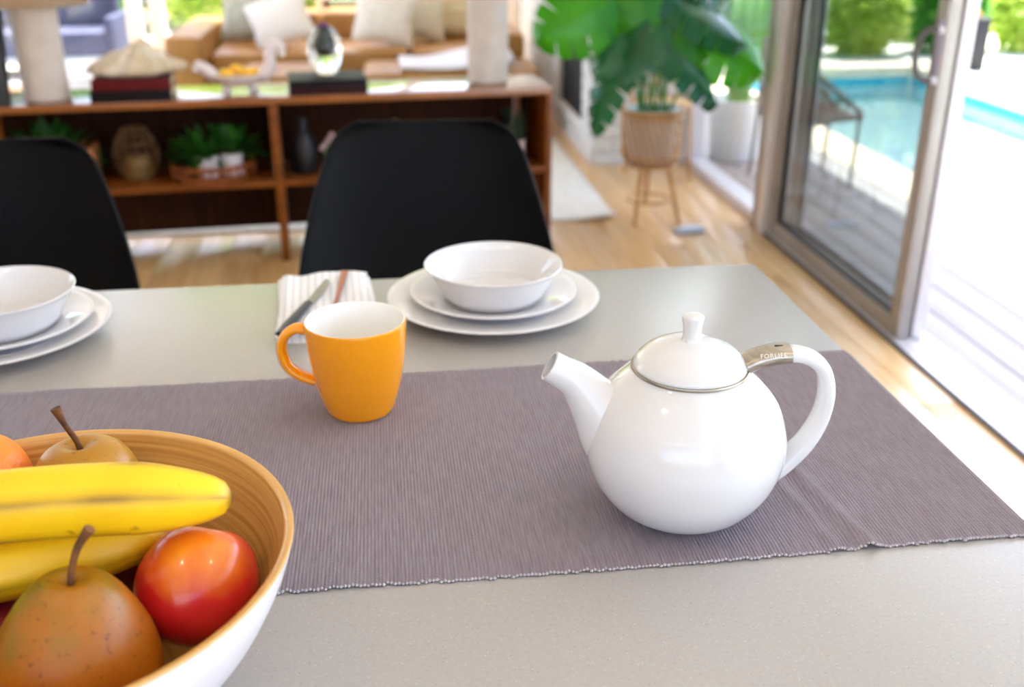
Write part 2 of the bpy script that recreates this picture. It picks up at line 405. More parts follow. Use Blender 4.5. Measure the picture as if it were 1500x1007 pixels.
# ------------------------------------------------------------------ outdoors
struct(box_obj('ground', (-40, 40, 12.4, 60, -0.5, -0.05), M['ground']))
struct(box_obj('ground_side', (9.0, 40, -20, 12.4, -0.5, -0.05), M['ground']))
pat = root_struct('patio')
def slab(x0, x1, y0, y1, z1=-0.02, m='patio'): return box_obj('paving_slab', (x0, x1, y0, y1, -0.4, z1), M[m], pat)
slab(5.12, 9.0, -8, 12.4); slab(2.60, 5.12, 9.35, 12.4); slab(-14, 2.60, 8.74, 12.4, -0.03); slab(1.87, 2.60, 7.3, 8.74, -0.03)
slab(-14, 1.8, -14, -2.6, -0.03); slab(-14, -3.5, -2.6, 8.74, -0.03)
cp = root_struct('pool_coping')
def coping(x0, x1, y0, y1, along):
    n = max(1, round((y1-y0 if along == 'y' else x1-x0) / 0.6)); L = (y1-y0 if along == 'y' else x1-x0)/n
    for i in range(n):
        bb = (x0, x1, y0+i*L+0.003, y0+(i+1)*L-0.003) if along == 'y' else (x0+i*L+0.003, x0+(i+1)*L-0.003, y0, y1)
        box_obj('coping_stone', (*bb, -0.09, 0.0), M['coping'], cp, bev=0.008)
coping(2.605, 2.90, -2.4, 9.0, 'y'); coping(4.76, 5.10, -2.4, 9.0, 'y'); coping(2.605, 5.10, 8.66+0.345, 9.345, 'x')
pool = root_struct('pool_basin')
pb = MB()
x0, x1, y0, y1, zb, zt = 2.86, 4.80, -2.6, 9.04, -1.3, -0.09
pb.add([(x0, y0, zb), (x1, y0, zb), (x1, y1, zb), (x0, y1, zb), (x0, y0, zt), (x1, y0, zt), (x1, y1, zt), (x0, y1, zt)],
       [(0, 1, 2, 3), (0, 4, 5, 1), (1, 5, 6, 2), (2, 6, 7, 3), (3, 7, 4, 0)])
pb.build('basin', M['tile'], pool, smooth=False)
MB().box(x0+0.05, x1-0.05, y1-0.02, y1-0.004, -0.30, -0.09).build('waterline_tile', M['tile_d'], pool, smooth=False)
MB().box(x1-0.02, x1-0.004, y0, y1-0.02, -0.30, -0.09).build('waterline_tile', M['tile_d'], pool, smooth=False)
wm = glass_pane('pool_water', (0.86, 0.965, 0.98))
wnn = wm.node_tree.nodes; wll = wm.node_tree.links
nt = wnn.new('ShaderNodeTexNoise'); nt.inputs['Scale'].default_value = 3.0; bpn = wnn.new('ShaderNodeBump'); bpn.inputs['Strength'].default_value = 0.15; bpn.inputs['Distance'].default_value = 0.1
wll.new(nt.outputs[0], bpn.inputs['Height'])
for nd in wnn:
    if nd.type in ('BSDF_GLOSSY', 'LAYER_WEIGHT'): wll.new(bpn.outputs[0], nd.inputs['Normal'])
wat = MB().add([(x0, y0, -0.13), (x1, y0, -0.13), (x1, y1, -0.13), (x0, y1, -0.13)], [(0, 1, 2, 3)]).build('water_surface', wm, pool, smooth=False)
dk = root_struct('deck', (0, 0, 0))
bx = MB().box(0, 0.136, 0, 1, -0.03, 0, bev=0.003).build('deck_board', M['deck']); dmesh = bx.data; bpy.data.objects.remove(bx)
x = ROOM_X1 + 0.135
while x < 2.58:
    w = min(0.136, 2.60 - x)
    y = -2.4 - random.uniform(0, 1.5)
    while y < 7.3:
        L = 2.6; y1_ = min(y+L, 7.3)
        share('deck_board', dmesh, dk, (x, y+0.002, -0.004), (0, 0, 0), (w/0.136, y1_-y-0.004, 1))
        y += L
    x += 0.142
box_obj('joist_bed', (ROOM_X1+0.13, 2.60, -4, 7.3, -0.3, -0.05), M['alu_d'], dk)

# ------------------------------------------------------------------ foliage makers
def foliage(n, rx, ry, rz, size, seed, cz=0.0, hollow=0.5):
    rnd = random.Random(seed); b = MB()
    for i in range(n):
        while True:
            p = Vector((rnd.uniform(-1, 1), rnd.uniform(-1, 1), rnd.uniform(-1, 1)))
            if hollow < p.length < 1: break
        q = Vector((p.x*rx, p.y*ry, p.z*rz + cz))
        d = (p + Vector((rnd.uniform(-.7, .7), rnd.uniform(-.7, .7), rnd.uniform(-.5, .5)))).normalized()
        s = d.cross(Vector((rnd.uniform(-1, 1), rnd.uniform(-1, 1), 1))).normalized()
        L = size * rnd.uniform(.6, 1.4); w = L*0.28; m2 = q + d*L*0.5 + s.cross(d)*L*0.08
        b.add([q, m2 + s*w, q + d*L, m2 - s*w], [(0, 1, 2), (0, 2, 3)])
    return b
def bush(name, label, loc, rx, ry, rz, n, size, m, seed, cat='shrub', group=None):
    t = thing(name, label, cat, loc, 0, group)
    foliage(n, rx, ry, rz, size, seed, cz=rz*0.98+0.02).build('foliage', m, t, smooth=False)
    sb = MB(); rnd = random.Random(seed)
    for i in range(4):
        a = rnd.uniform(0, 6.28)
        sb.tube(spline([(0.05*math.cos(a), 0.05*math.sin(a), 0), (0.2*rx*math.cos(a), 0.2*ry*math.sin(a), rz*0.6), (0.5*rx*math.cos(a), 0.5*ry*math.sin(a), rz*1.3)], 3), [0.03, 0.028, 0.026, 0.022, 0.02, 0.016, 0.012], 6)
    sb.build('stems', M['bark'], t)
    return t
def palm(name, label, loc, h, fl_, nf, m, seed, group=None):
    t = thing(name, label, 'palm', loc, 0, group); rnd = random.Random(seed)
    MB().tube(spline([(0, 0, 0), (0.03, 0.02, h*0.5), (0, 0, h)], 5), 0.07, 8).build('trunk', M['bark'], t)
    for i in range(nf):
        a = 2*PI*i/nf + rnd.uniform(-.2, .2); up = rnd.uniform(0.2, 1.0); L = fl_*rnd.uniform(.8, 1.2)
        path = spline([(0, 0, h), (L*0.35*math.cos(a), L*0.35*math.sin(a), h + L*0.45*up), (L*0.8*math.cos(a), L*0.8*math.sin(a), h + L*0.25*up), (L*math.cos(a), L*math.sin(a), h - L*0.25*(1-up))], 6)
        b = MB().tube(path, [0.012*(1-j/len(path))+0.003 for j in range(len(path))], 5)
        for j in range(3, len(path)-1):
            p = Vector(path[j]); d = (Vector(path[j+1]) - Vector(path[j-1])).normalized(); s = d.cross(Vector((0, 0, 1))).normalized()
            for sg in (-1, 1):
                for o2 in (0, 0.5):
                    q = p + d*(L/19*o2); tip = q + s*sg*L*0.28*math.sin(PI*(j+1)/(len(path)+2)) + d*L*0.12 - Vector((0, 0, L*0.08))
                    b.add([q - d*0.02, q + d*0.02, tip], [(0, 1, 2)])
        b.build('frond', m, t, smooth=False)
    return t
front = [('hedge_d', 'deep green'), ('hedge', 'fresh green'), ('hedge_y', 'lime yellow'), ('hedge', 'mid green'), ('hedge_y', 'pale lime'), ('hedge_y', 'soft yellow green')]  # last two paled so their leaf colour holds the blown-out sunlight
where = ['behind the pool, at the end nearest the white planter', 'just behind the far pool coping', 'in the shrub row past the middle of the far coping', 'in the shrub row by the pool corner', 'behind the charcoal box', 'on the open terrace beyond the charcoal box']
for i, (mm, nm_) in enumerate(front):
    bush('garden_shrub', nm_ + ' shrub ' + where[i], (2.98 + i*.86, 9.95 + .05*(i % 2), -0.02), .33, .30, .40, 1900, .11, M[mm], 1+i)
for i, (mm, nm_) in enumerate([front[1], front[0], front[4], front[2], front[3]]):
    palm('garden_palm', ['yellow green', 'deep green', 'mid green', 'bright green', 'dark green'][i] + ' palm behind the ' + front[i][1] + ' shrub', (3.0 + i*1.45, 11.1, -0.02), .16, .56, 20, M[mm], 11+i)
for i in range(5):
    mm, nm_ = front[(i+2) % 6]
    bush('garden_shrub', 'tall ' + nm_ + ' shrub behind the ' + ['yellow green', 'deep green', 'mid green', 'bright green', 'dark green'][i] + ' palm', (3.0 + i*1.45, 12.35, -0.04), .55, .35, .6, 1500, .13, M[mm], 80+i)
for i, (x, y, mm, lb_) in enumerate([(7.9, 7.6, 'hedge_y', 'pale green bush alone on the side terrace'), (8.2, 5.0, 'hedge', 'green bush by the side terrace, opposite the sliding doors')]):
    bush('terrace_bush', lb_, (x, y, -0.02), .55, .55, .6, 900, .14, M[mm], 20+i)
for i, (x, mm, lb_) in enumerate([(-4.6, 'hedge_y', 'lime bush outside, beyond the left end of the back glazing'), (-3.05, 'hedge', 'green bush behind the navy bench'),
        (-1.5, 'hedge_y', 'yellow green bush outside behind the tan sofa arm'), (0.05, 'hedge', 'green bush outside behind the middle of the tan sofa'), (1.55, 'hedge_d', 'dark green bush outside past the white brick wall')]):
    bush('terrace_bush', lb_, (x, 11.2, -0.03), .58, .45, .6, 2200, .13, M[mm], 30+i)
struct(box_obj('garden_wall', (-14, 14, 16.6, 16.8, -0.05, 2.2), mat('garden_wall_paint', '#d9d6cc', 0.8)))
for i, (x, mm, lb_) in enumerate([(-9.6, 'hedge', 'tall green tree at the garden wall, far past the navy bench'), (-5.3, 'hedge_d', 'tall deep green tree at the garden wall behind the lime bush'), (-1.0, 'hedge_y', 'tall lime tree at the garden wall behind the sofa'),
        (3.3, 'hedge', 'tall green tree at the garden wall behind the yellow palm'), (7.6, 'hedge_d', 'tall dark tree at the garden wall behind the dark palm')]):
    bush('backdrop_tree', lb_, (x, 14.4, -0.05), 1.5, 1.1, 2.0, 1500, .38, M[mm], 60+i, 'tree')

# outdoor things
t = thing('patio_planter', 'tall white round planter with strappy leaves outside the glass', 'planter', (2.03, 5.80, -0.004))
MB().lathe([(0, 0), (0.125, 0), (0.14, 0.02), (0.165, 0.33), (0.165, 0.345), (0.15, 0.345), (0.148, 0.31), (0, 0.31)], 40).build('pot', M['white_wall'], t)
lb = MB(); rnd = random.Random(5)
for i in range(34):
    a = rnd.uniform(0, 6.28); L = rnd.uniform(.35, .75); o = rnd.uniform(.02, .13)
    p0 = Vector((.06*math.cos(a), .06*math.sin(a), .31)); p1 = p0 + Vector((o*.4*math.cos(a), o*.4*math.sin(a), L*.7)); p2 = p0 + Vector((o*math.cos(a), o*math.sin(a), L))
    s = Vector((-math.sin(a), math.cos(a), 0))*.012
    lb.add([p0-s, p0+s, p1+s*1.3, p1-s*1.3, p2], [(0, 1, 2, 3), (3, 2, 4)])
lb.build('leaves', M['hedge'], t, smooth=False)

t = thing('patio_chair', 'grey cast metal patio chair with ring pattern sides on the deck', 'chair', (2.23, 5.24, -0.004), 0.0)
gm = mat('grey_cast_metal', '#7d736a', 0.5, metal=0.2)
for y_ in (-0.18, 0.18):
    MB().tube([(-0.21, y_, 0.715), (0.0, y_, 0.545), (0.212, y_, 0.378)], 0.013, 8).build('arm_rail', gm, t)
    MB().tube([(-0.21, y_, 0.325), (0.0, y_, 0.345), (0.212, y_, 0.374)], 0.015, 8).build('seat_rail', gm, t)
    MB().tube([(-0.23, y_, 0.0), (-0.21, y_, 0.33), (-0.21, y_, 0.715)], 0.012, 8).build('leg', gm, t)
    MB().tube([(0.19, y_, 0.0), (0.20, y_, 0.37)], 0.010, 8).build('leg', gm, t)
    for cx_, cz_, rr in ((0.035, 0.462, 0.040), (0.098, 0.420, 0.028), (0.045, 0.388, 0.024), (-0.055, 0.50, 0.055), (-0.045, 0.40, 0.036), (-0.14, 0.56, 0.060), (-0.14, 0.43, 0.055)):
        MB().tube([(cx_ + rr*math.cos(a_*PI/8), y_, cz_ + rr*math.sin(a_*PI/8)) for a_ in range(17)], 0.007, 6, cap=False).build('ring', gm, t)
for k_ in range(8):
    x_ = -0.19 + k_*0.054; box_obj('seat_slat', (x_, x_+0.036, -0.18, 0.18, 0.322+0.065*(x_+.21), 0.334+0.065*(x_+.21)), gm, t)
for k_ in range(6):
    y_ = -0.15 + k_*0.06; MB().tube([(-0.21, y_, 0.33), (-0.21, y_, 0.71)], 0.006, 6).build('back_spindle', gm, t)
MB().tube([(-0.21, -0.18, 0.715), (-0.21, 0.18, 0.715)], 0.013, 8).build('top_rail', gm, t)

t = thing('outdoor_box', 'dark charcoal box with an orange knob beside the far corner of the pool', 'box', (5.235, 8.9, -0.02))
box_obj('body', (-0.088, 0.088, -0.1, 0.1, 0, 0.42), mat('charcoal', '#0c0d11', 0.6), t, bev=0.01)
box_obj('lid', (-0.092, 0.092, -0.105, 0.105, 0.42, 0.45), mat('charcoal_lid', '#121318', 0.6), t, bev=0.006)
MB().lathe([(0, .45), (.025, .452), (.034, .475), (.025, .498), (0, .5)], 16).build('knob', mat('orange_knob', '#e08a3c', 0.5), t)

t = thing('outdoor_bench', 'dark navy padded bench outside the back glazing', 'bench', (-2.9, 9.7, -0.03), 0.0)
nv = mat('navy_fabric', '#3b4160', 0.8, col2='#2c3148', nscale=20)
box_obj('seat', (-0.6, 0.6, -0.3, 0.3, 0.18, 0.38), nv, t, bev=0.03)
box_obj('backrest', (-0.6, 0.6, 0.28, 0.42, 0.2, 0.72), nv, t, bev=0.03)
for x_ in (-0.68, 0.6): box_obj('arm', (x_, x_+0.08, -0.3, 0.4, 0.1, 0.5), nv, t, bev=0.02)
for x_ in (-0.6, 0.55):
    for y_ in (-0.27, 0.35): box_obj('leg', (x_, x_+0.05, y_, y_+0.05, 0, 0.18), M['black_m'], t)
b = MB().lathe([(0, 0), (.2, .002), (.215, .05), (.2, .3), (.16, .33), (0, .335)], 28).build('patio_stool', mat('white_blue_stool', '#e8eaf2', 0.4)); b.location = (-1.78, 9.6, -0.03)
tag(b, 'white drum stool on the terrace next to the navy bench', 'stool')

# ------------------------------------------------------------------ living area
t = thing('rug', 'large cream woven rug with one lifted corner on the oak floor', 'rug', (0, 0, 0))
nu, nv_ = 60, 50; rv = []; rf = []
RX0, RX1, RY0, RY1 = -2.3, 1.065, 4.615, 6.75
for lay in (0, 1):
    for j in range(nv_+1):
        for i in range(nu+1):
            x = RX0 + (RX1-RX0)*(i/nu)**0.6; y = RY0 + (RY1-RY0)*(j/nv_)**1.6
            dd = math.hypot(x-RX1, y-RY0); lift = 0.02*max(0, 1-dd/0.22)**1.5
            rv.append((x, y, (0.012 if lay else 0.0006) + lift))
def gid(l, i, j): return l*(nu+1)*(nv_+1) + j*(nu+1) + i
for j in range(nv_):
    for i in range(nu):
        rf.append((gid(1, i, j), gid(1, i+1, j), gid(1, i+1, j+1), gid(1, i, j+1))); rf.append((gid(0, i, j), gid(0, i, j+1), gid(0, i+1, j+1), gid(0, i+1, j)))
for i in range(nu):
    rf.append((gid(0, i, 0), gid(0, i+1, 0), gid(1, i+1, 0), gid(1, i, 0))); rf.append((gid(0, i, nv_), gid(1, i, nv_), gid(1, i+1, nv_), gid(0, i+1, nv_)))
for j in range(nv_):
    rf.append((gid(0, 0, j), gid(1, 0, j), gid(1, 0, j+1), gid(0, 0, j+1))); rf.append((gid(0, nu, j), gid(0, nu, j+1), gid(1, nu, j+1), gid(1, nu, j)))
mesh_obj('pile', rv, rf, M['rug'], t)

# sofa
sf = thing('sofa', 'long low tan leather sofa under the back windows', 'sofa', (0, 0, 0))
def cush(name, bb, parent, m=M['sofa'], bev=0.05): return box_obj(name, bb, m, parent, bev=bev)
cush('base', (-1.36, 0.95, 7.30, 8.30, 0.06, 0.26), sf, bev=0.03)
cush('arm', (-1.38, -1.13, 7.05, 8.32, 0.06, 0.585), sf, bev=0.06)
cush('arm', (0.74, 0.97, 7.05, 8.32, 0.06, 0.575), sf, bev=0.06)
for a, b_ in ((-1.12, -0.42), (-0.41, 0.20), (0.21, 0.73)):
    cush('seat_cushion', (a, b_, 7.2, 7.92, 0.262, 0.45), sf); cush('back_cushion', (a, b_, 7.93, 8.28, 0.262, 0.635), sf, bev=0.06)
for x_ in (-1.3, 0.85):
    for y_ in (7.4, 8.2): box_obj('leg', (x_, x_+0.06, y_, y_+0.06, 0.0, 0.06), M['beech'], sf)
ot = thing('ottoman', 'tan leather ottoman with rounded cushion left of the longer one', 'ottoman', (0, 0, 0))
cush('base', (-0.86, -0.30, 6.42, 6.95, 0.05, 0.25), ot, bev=0.03); cush('cushion', (-0.87, -0.29, 6.40, 6.96, 0.252, 0.43), ot, bev=0.07)
for x_ in (-0.82, -0.38):
    for y_ in (6.46, 6.88): box_obj('leg', (x_, x_+0.04, y_, y_+0.04, 0.0125, 0.05), M['beech'], ot)
ot = thing('ottoman', 'long tan leather ottoman bench with a white throw over it', 'ottoman', (0, 0, 0))
cush('base', (-0.1, 0.98, 6.42, 6.95, 0.05, 0.25), ot, bev=0.03); cush('cushion', (-0.11, 0.99, 6.40, 6.96, 0.252, 0.43), ot, bev=0.06)
for x_ in (-0.06, 0.9):
    for y_ in (6.46, 6.88): box_obj('leg', (x_, x_+0.04, y_, y_+0.04, 0.0125, 0.05), M['beech'], ot)
def pillow(label, loc, w, h, th, m, ry=0.0, rx=-0.35, rz=0.0, name='throw_pillow'):
    n = 14; vs = []; fs = []
    for sd in (1, -1):
        for j in range(n+1):
            for i in range(n+1):
                u_ = -1+2*i/n; v_ = -1+2*j/n
                e = (1-abs(u_)**2.5)*(1-abs(v_)**2.5); pin = 1 - 0.10*(1-abs(u_*v_)**0.7)*max(abs(u_), abs(v_))**3
                vs.append((u_*w/2*pin, sd*th/2*max(e, 0)**0.45, v_*h/2*pin + h/2))
    N = (n+1)**2
    for sd in (0, 1):
        for j in range(n):
            for i in range(n):
                q = [sd*N + j*(n+1)+i, sd*N + j*(n+1)+i+1, sd*N + (j+1)*(n+1)+i+1, sd*N + (j+1)*(n+1)+i]
                fs.append(tuple(q if sd else reversed(q)))
    o = mesh_obj(name, vs, fs, m); o.location = loc; o.rotation_euler = (rx, ry, rz); tag(o, label, 'pillow'); return o
pillow('large grey green speckled pillow at the sofa arm', (-0.90, 7.70, 0.465), .40, .44, .16, mat('speckled_fabric', '#c9cbbd', 0.9, col2='#8f9583', nscale=60), ry=.05)
pillow('white fluffy pillow tilted beside the speckled pillow', (-0.62, 7.47, 0.465), .42, .34, .15, mat('white_fluff', '#ecebe6', 0.95, bump=0.8, bscale=90), ry=-.3)
pillow('white square pillow in the middle of the tan sofa', (0.02, 7.42, 0.465), .42, .38, .15, mat('white_linen', '#eeece4', 0.9, col2='#e2dfd4', nscale=20), ry=.15)
pillow('cream pillow between the white and woven pillows', (0.27, 7.60, 0.465), .38, .38, .15, mat('cream_linen', '#ddd6c2', 0.9, col2='#cfc7b0', nscale=30), ry=.1)
pillow('tan woven banded pillow at the right sofa arm', (0.50, 7.77, 0.465), .36, .36, .15, mat('woven_tan', '#c7b48a', 0.9, col2='#e2d7b8', nscale=4, nstretch=(1, 1, 12)), ry=-.06)
# throw on the long ottoman
tv = []; tf = []; n1, n2 = 26, 16
for j in range(n2+1):
    for i in range(n1+1):
        x = 0.12 + 0.70*i/n1; y = 6.43 + 0.48*j/n2
        z = 0.436 + 0.10*max(0, (i/n1-0.25))**1.2*(0.4+0.6*j/n2) + 0.008*math.sin(9*x+4*y) + 0.006*math.sin(23*y)
        tv.append((x, y, z))
for j in range(n2):
    for i in range(n1): a = j*(n1+1)+i; tf.append((a, a+1, a+n1+2, a+n1+1))
th = mesh_obj('throw_blanket', tv, tf, mat('white_throw', '#e9e9ee', 0.9, col2='#dedfe8', nscale=10)); tag(th, 'rumpled white throw blanket lying on the long tan ottoman', 'blanket')
sm = th.modifiers.new('thick', 'SOLIDIFY'); sm.thickness = 0.02; sm.offset = 1
pf = MB().lathe([(0, 0), (.28, .0), (.34, .05), (.36, .18), (.31, .34), (.2, .39), (0, .4)], 36).build('pouf', mat('white_boucle', '#e9e7e3', 0.95, bump=0.5, bscale=80)); pf.location = (-1.92, 7.3, 0)
tag(pf, 'white rounded pouf to the left of the tan sofa', 'pouf')

# ------------------------------------------------------------------ bookcase
BW = thing('bookcase', 'low walnut room divider bookcase behind the black chairs', 'bookcase', (0.705, 4.286, 0), math.radians(4.8))
LX = -2.62; DP = 0.36; HT = 0.677; TT = 0.028
box_obj('top_board', (LX, 0, 0, DP, HT-TT, HT), M['walnut_t'], BW, bev=0.003)
for x_ in (-0.026, LX): box_obj('side_panel', (x_, x_+0.026, 0.002, DP-0.002, 0.0, HT-TT), M['walnut'], BW, bev=0.002)
for x_ in (-1.155,): box_obj('divider', (x_, x_+0.034, 0.002, DP-0.02, 0.0, HT-TT), M['walnut'], BW, bev=0.002)
box_obj('post', (-2.19, -2.155, 0.004, 0.06, 0.355, HT-TT), M['walnut'], BW, bev=0.002)
for a, b_ in ((-1.121, -0.026), (LX+0.026, -1.155)):
    box_obj('shelf', (a, b_, 0.004, DP-0.014, 0.318, 0.344), M['walnut'], BW, bev=0.002)
    box_obj('back_panel', (a, b_, DP-0.013, DP-0.004, 0.058, HT-TT), M['walnut_shade'], BW)
box_obj('back_rail', (-0.105, -0.07, DP-0.05, DP-0.014, 0.344, HT-TT), M['walnut_t'], BW)
box_obj('back_rail', (-0.105, -0.07, DP-0.05, DP-0.014, 0.0, 0.318), M['walnut_t'], BW)
RB = math.radians(4.8)
def onb(lx, ly, z=HT):   # point on the bookcase from its own axes
    return (0.705 + lx*math.cos(RB) - ly*math.sin(RB), 4.286 + lx*math.sin(RB) + ly*math.cos(RB), z)
def table_lamp(lx, ly, label, hb=.40):
    t = thing('table_lamp', label, 'lamp', onb(lx, ly), RB)
    prof = [(0, 0), (.078, 0), (.084, .004)]
    zz = 0.004
    while zz < hb - .015:
        prof += [(.0865, zz+.004), (.084, zz+.010)]; zz += 0.0105
    prof += [(.07, zz+.01), (0, zz+.012)]
    MB().lathe(prof, 40).build('lamp_base', mat('ribbed_ceramic', '#d8cfc8', 0.65, col2='#cfc5bd', nscale=14), t)
    MB().tube([(0, 0, hb-.01), (0, 0, hb+.17)], .008, 10).build('neck', M['chrome'], t)
    sh = MB().lathe([(.20, hb+.004), (.165, hb+.30)], 40).build('lamp_shade', mat('linen_shade', '#cbb79d', 0.9, transl=0.3), t)
    md = sh.modifiers.new('thick', 'SOLIDIFY'); md.thickness = 0.003
    MB().lathe([(0, hb+.16), (.02, hb+.165), (.032, hb+.2), (.02, hb+.24), (0, hb+.245)], 16).build('bulb', M['white_glaze'], t)
    return t
table_lamp(-0.235, 0.20, 'cream ribbed cylinder table lamp at the end of the bookcase by the plant', .44)
table_lamp(-1.99, 0.135, 'cream ribbed cylinder table lamp next to the dark books with the shell', .35)
def book(lx, ly, z, w, d, h_, col, label, rz=0.0):
    t = thing('book', label, 'book', onb(lx, ly, z), RB+rz)
    cm = mat('book_cloth', col, 0.55, spec=0.2)
    box_obj('cover', (-w/2, w/2, -d/2, d/2, 0, 0.004), cm, t); box_obj('cover', (-w/2, w/2, -d/2, d/2, h_-0.004, h_), cm, t)
    box_obj('spine', (-w/2, w/2, -d/2-0.003, -d/2+0.003, 0, h_), cm, t, bev=0.001)
    box_obj('pages', (-w/2+.004, w/2-.004, -d/2+.004, d/2-.004, .004, h_-.004), mat('page_edges', '#c9b79c', 0.8), t)
book(-1.665, 0.13, HT, .30, .22, .042, '#120a0a', 'black book under the dark red one on the bookcase top')
book(-1.66, 0.13, HT+.0425, .29, .215, .040, '#5a0c12', 'dark red book on the black one, carrying the cream shell')
book(-0.915, 0.16, HT, .31, .23, .030, '#2a0c10', 'dark maroon book lying under a black one beneath the glass vase', 0.02)
book(-0.915, 0.16, HT+.0305, .31, .23, .024, '#0d0d10', 'slim black book under the egg shaped glass vase', 0.02)
# seashell on the red book
sv = MB()
def rid(a, z): return 1 + 0.07*math.sin(11*a) + 0.05*math.sin(5*a+1)
sv.lathe(spline([(0, 0), (.09, 0), (.135, .014), (.145, .035), (.128, .06), (.105, .075), (.075, .105), (.05, .115), (.035, .135), (.012, .148), (0, .149)], 3), 72, fn=rid)
sv.v = [(x*(1+.25*mnoise.noise(Vector((x*14, y*14, z*14)))) + .03*(z/.15), y, max(0, z*(1+.25*mnoise.noise(Vector((x*11+3, y*11, z*9)))))) for x, y, z in sv.v]
o = sv.build('seashell', mat('cream_shell', '#ddd3c0', 0.45, col2='#c9b48f', nscale=14)); o.location = onb(-1.66, .13, HT+.0828); o.scale = (1.12, .7, .9); o.rotation_euler = (0, 0, RB)
tag(o, 'cream ridged seashell on top of the dark red book', 'seashell')
# bird shaped footed dish with yellow fruit
sw = thing('bird_dish', 'white ceramic bird shaped footed dish holding yellow fruit', 'dish', onb(-1.262, .14), RB)
sm_ = mat('white_ceramic', '#e6dcdc', 0.3)
bd = MB(); prof = [(0, .03), (.05, .032), (.10, .05), (.118, .075), (.112, .077), (.095, .057), (.05, .041), (0, .039)]
bd.lathe(prof, 40); o = bd.build('bowl_body', sm_, sw); o.scale = (1, .7, 1)
for x_ in (-.055, .055): MB().tube([(x_, 0, 0.002), (x_*.9, 0, .02), (x_*.85, 0, .045)], [.024, .014, .02], 12).build('foot', sm_, sw)
MB().tube(spline([(.09, 0, .055), (.125, 0, .10), (.128, 0, .15), (.15, 0, .185), (.175, 0, .17), (.17, 0, .14)], 5), [.024]*8 + [.022]*8 + [.02]*5 + [.017]*5, 12).build('neck', sm_, sw)
MB().tube(spline([(-.09, 0, .06), (-.125, 0, .095), (-.15, 0, .11), (-.165, 0, .09)], 5), [.024]*6 + [.02]*5 + [.016]*5, 12).build('tail', sm_, sw)
lm = mat('lemon_peel', '#ffc808', 0.45, col2='#f5b404', nscale=10)
for i, (x_, y_) in enumerate(((-.055, 0.005), (-.012, .02), (.032, 0.0), (.012, -.03), (-.035, -.034), (.06, .018))):
    p_ = onb(-1.262 + x_, .14 + y_, HT + .074 + (.014 if i in (1, 3) else 0))
    o = MB().lathe([(0, -.027), (.006, -.026), (.016, -.019), (.021, 0), (.016, .019), (.006, .026), (0, .027)], 18).build('lemon', lm)
    o.location = p_; o.rotation_euler = (1.3, 0.2*i, i*1.1); tag(o, 'small yellow lemon heaped in the white bird dish', 'lemon', 'lemons in the bird dish')
# egg shaped glass vase
gv = thing('glass_vase', 'egg shaped clear glass vase with dark green core on black book', 'vase', onb(-0.915, .17, HT+.0548), RB)
gg = bpy.data.materials.new('clear_art_glass'); gg.use_nodes = True
gb = gg.node_tree.nodes['Principled BSDF']; gb.inputs['Transmission Weight'].default_value = 1; gb.inputs['Roughness'].default_value = 0.02; gb.inputs['IOR'].default_value = 1.45; gb.inputs['Base Color'].default_value = (.97, .98, .95, 1)
MB().lathe([(0, .0), (.03, .0), (.045, .012), (.062, .05), (.07, .10), (.064, .145), (.04, .18), (.02, .192), (0, .194)], 40).build('glass_body', gg, gv)
MB().lathe([(0, .075), (.02, .08), (.03, .105), (.028, .14), (.016, .17), (.012, .1905), (0, .191)], 28).build('core', mat('dark_green_glass', '#0a3a16', 0.2, col2='#0f4a20', nscale=20), gv)
MB().lathe([(.020, .1925), (.024, .198), (.02, .203), (.013, .1985)], 24).build('lip', mat('violet_lip', '#7a4a86', 0.2), gv)
# picture leaning at the left end
pc = thing('leaning_picture', 'black framed picture leaning on the bookcase left of the lamp', 'picture', onb(-2.235, .085, HT), RB+0.35)
pc.rotation_euler = (-0.12, 0.0, RB-0.5)
for bb in ((-.15, .15, -.012, .012, 0, .03), (-.15, .15, -.012, .012, .33, .36), (-.15, -.12, -.012, .012, .03, .33), (.12, .15, -.012, .012, .03, .33)): box_obj('frame', bb, M['black_m'], pc)
box_obj('print', (-.12, .12, -.002, .004, .03, .33), mat('dark_print_glare', '#0d0d0f', 0.3, col2='#9aa39a', nscale=5, lo=0.55, hi=0.62), pc)  # pale grey patches stand in for white reflections

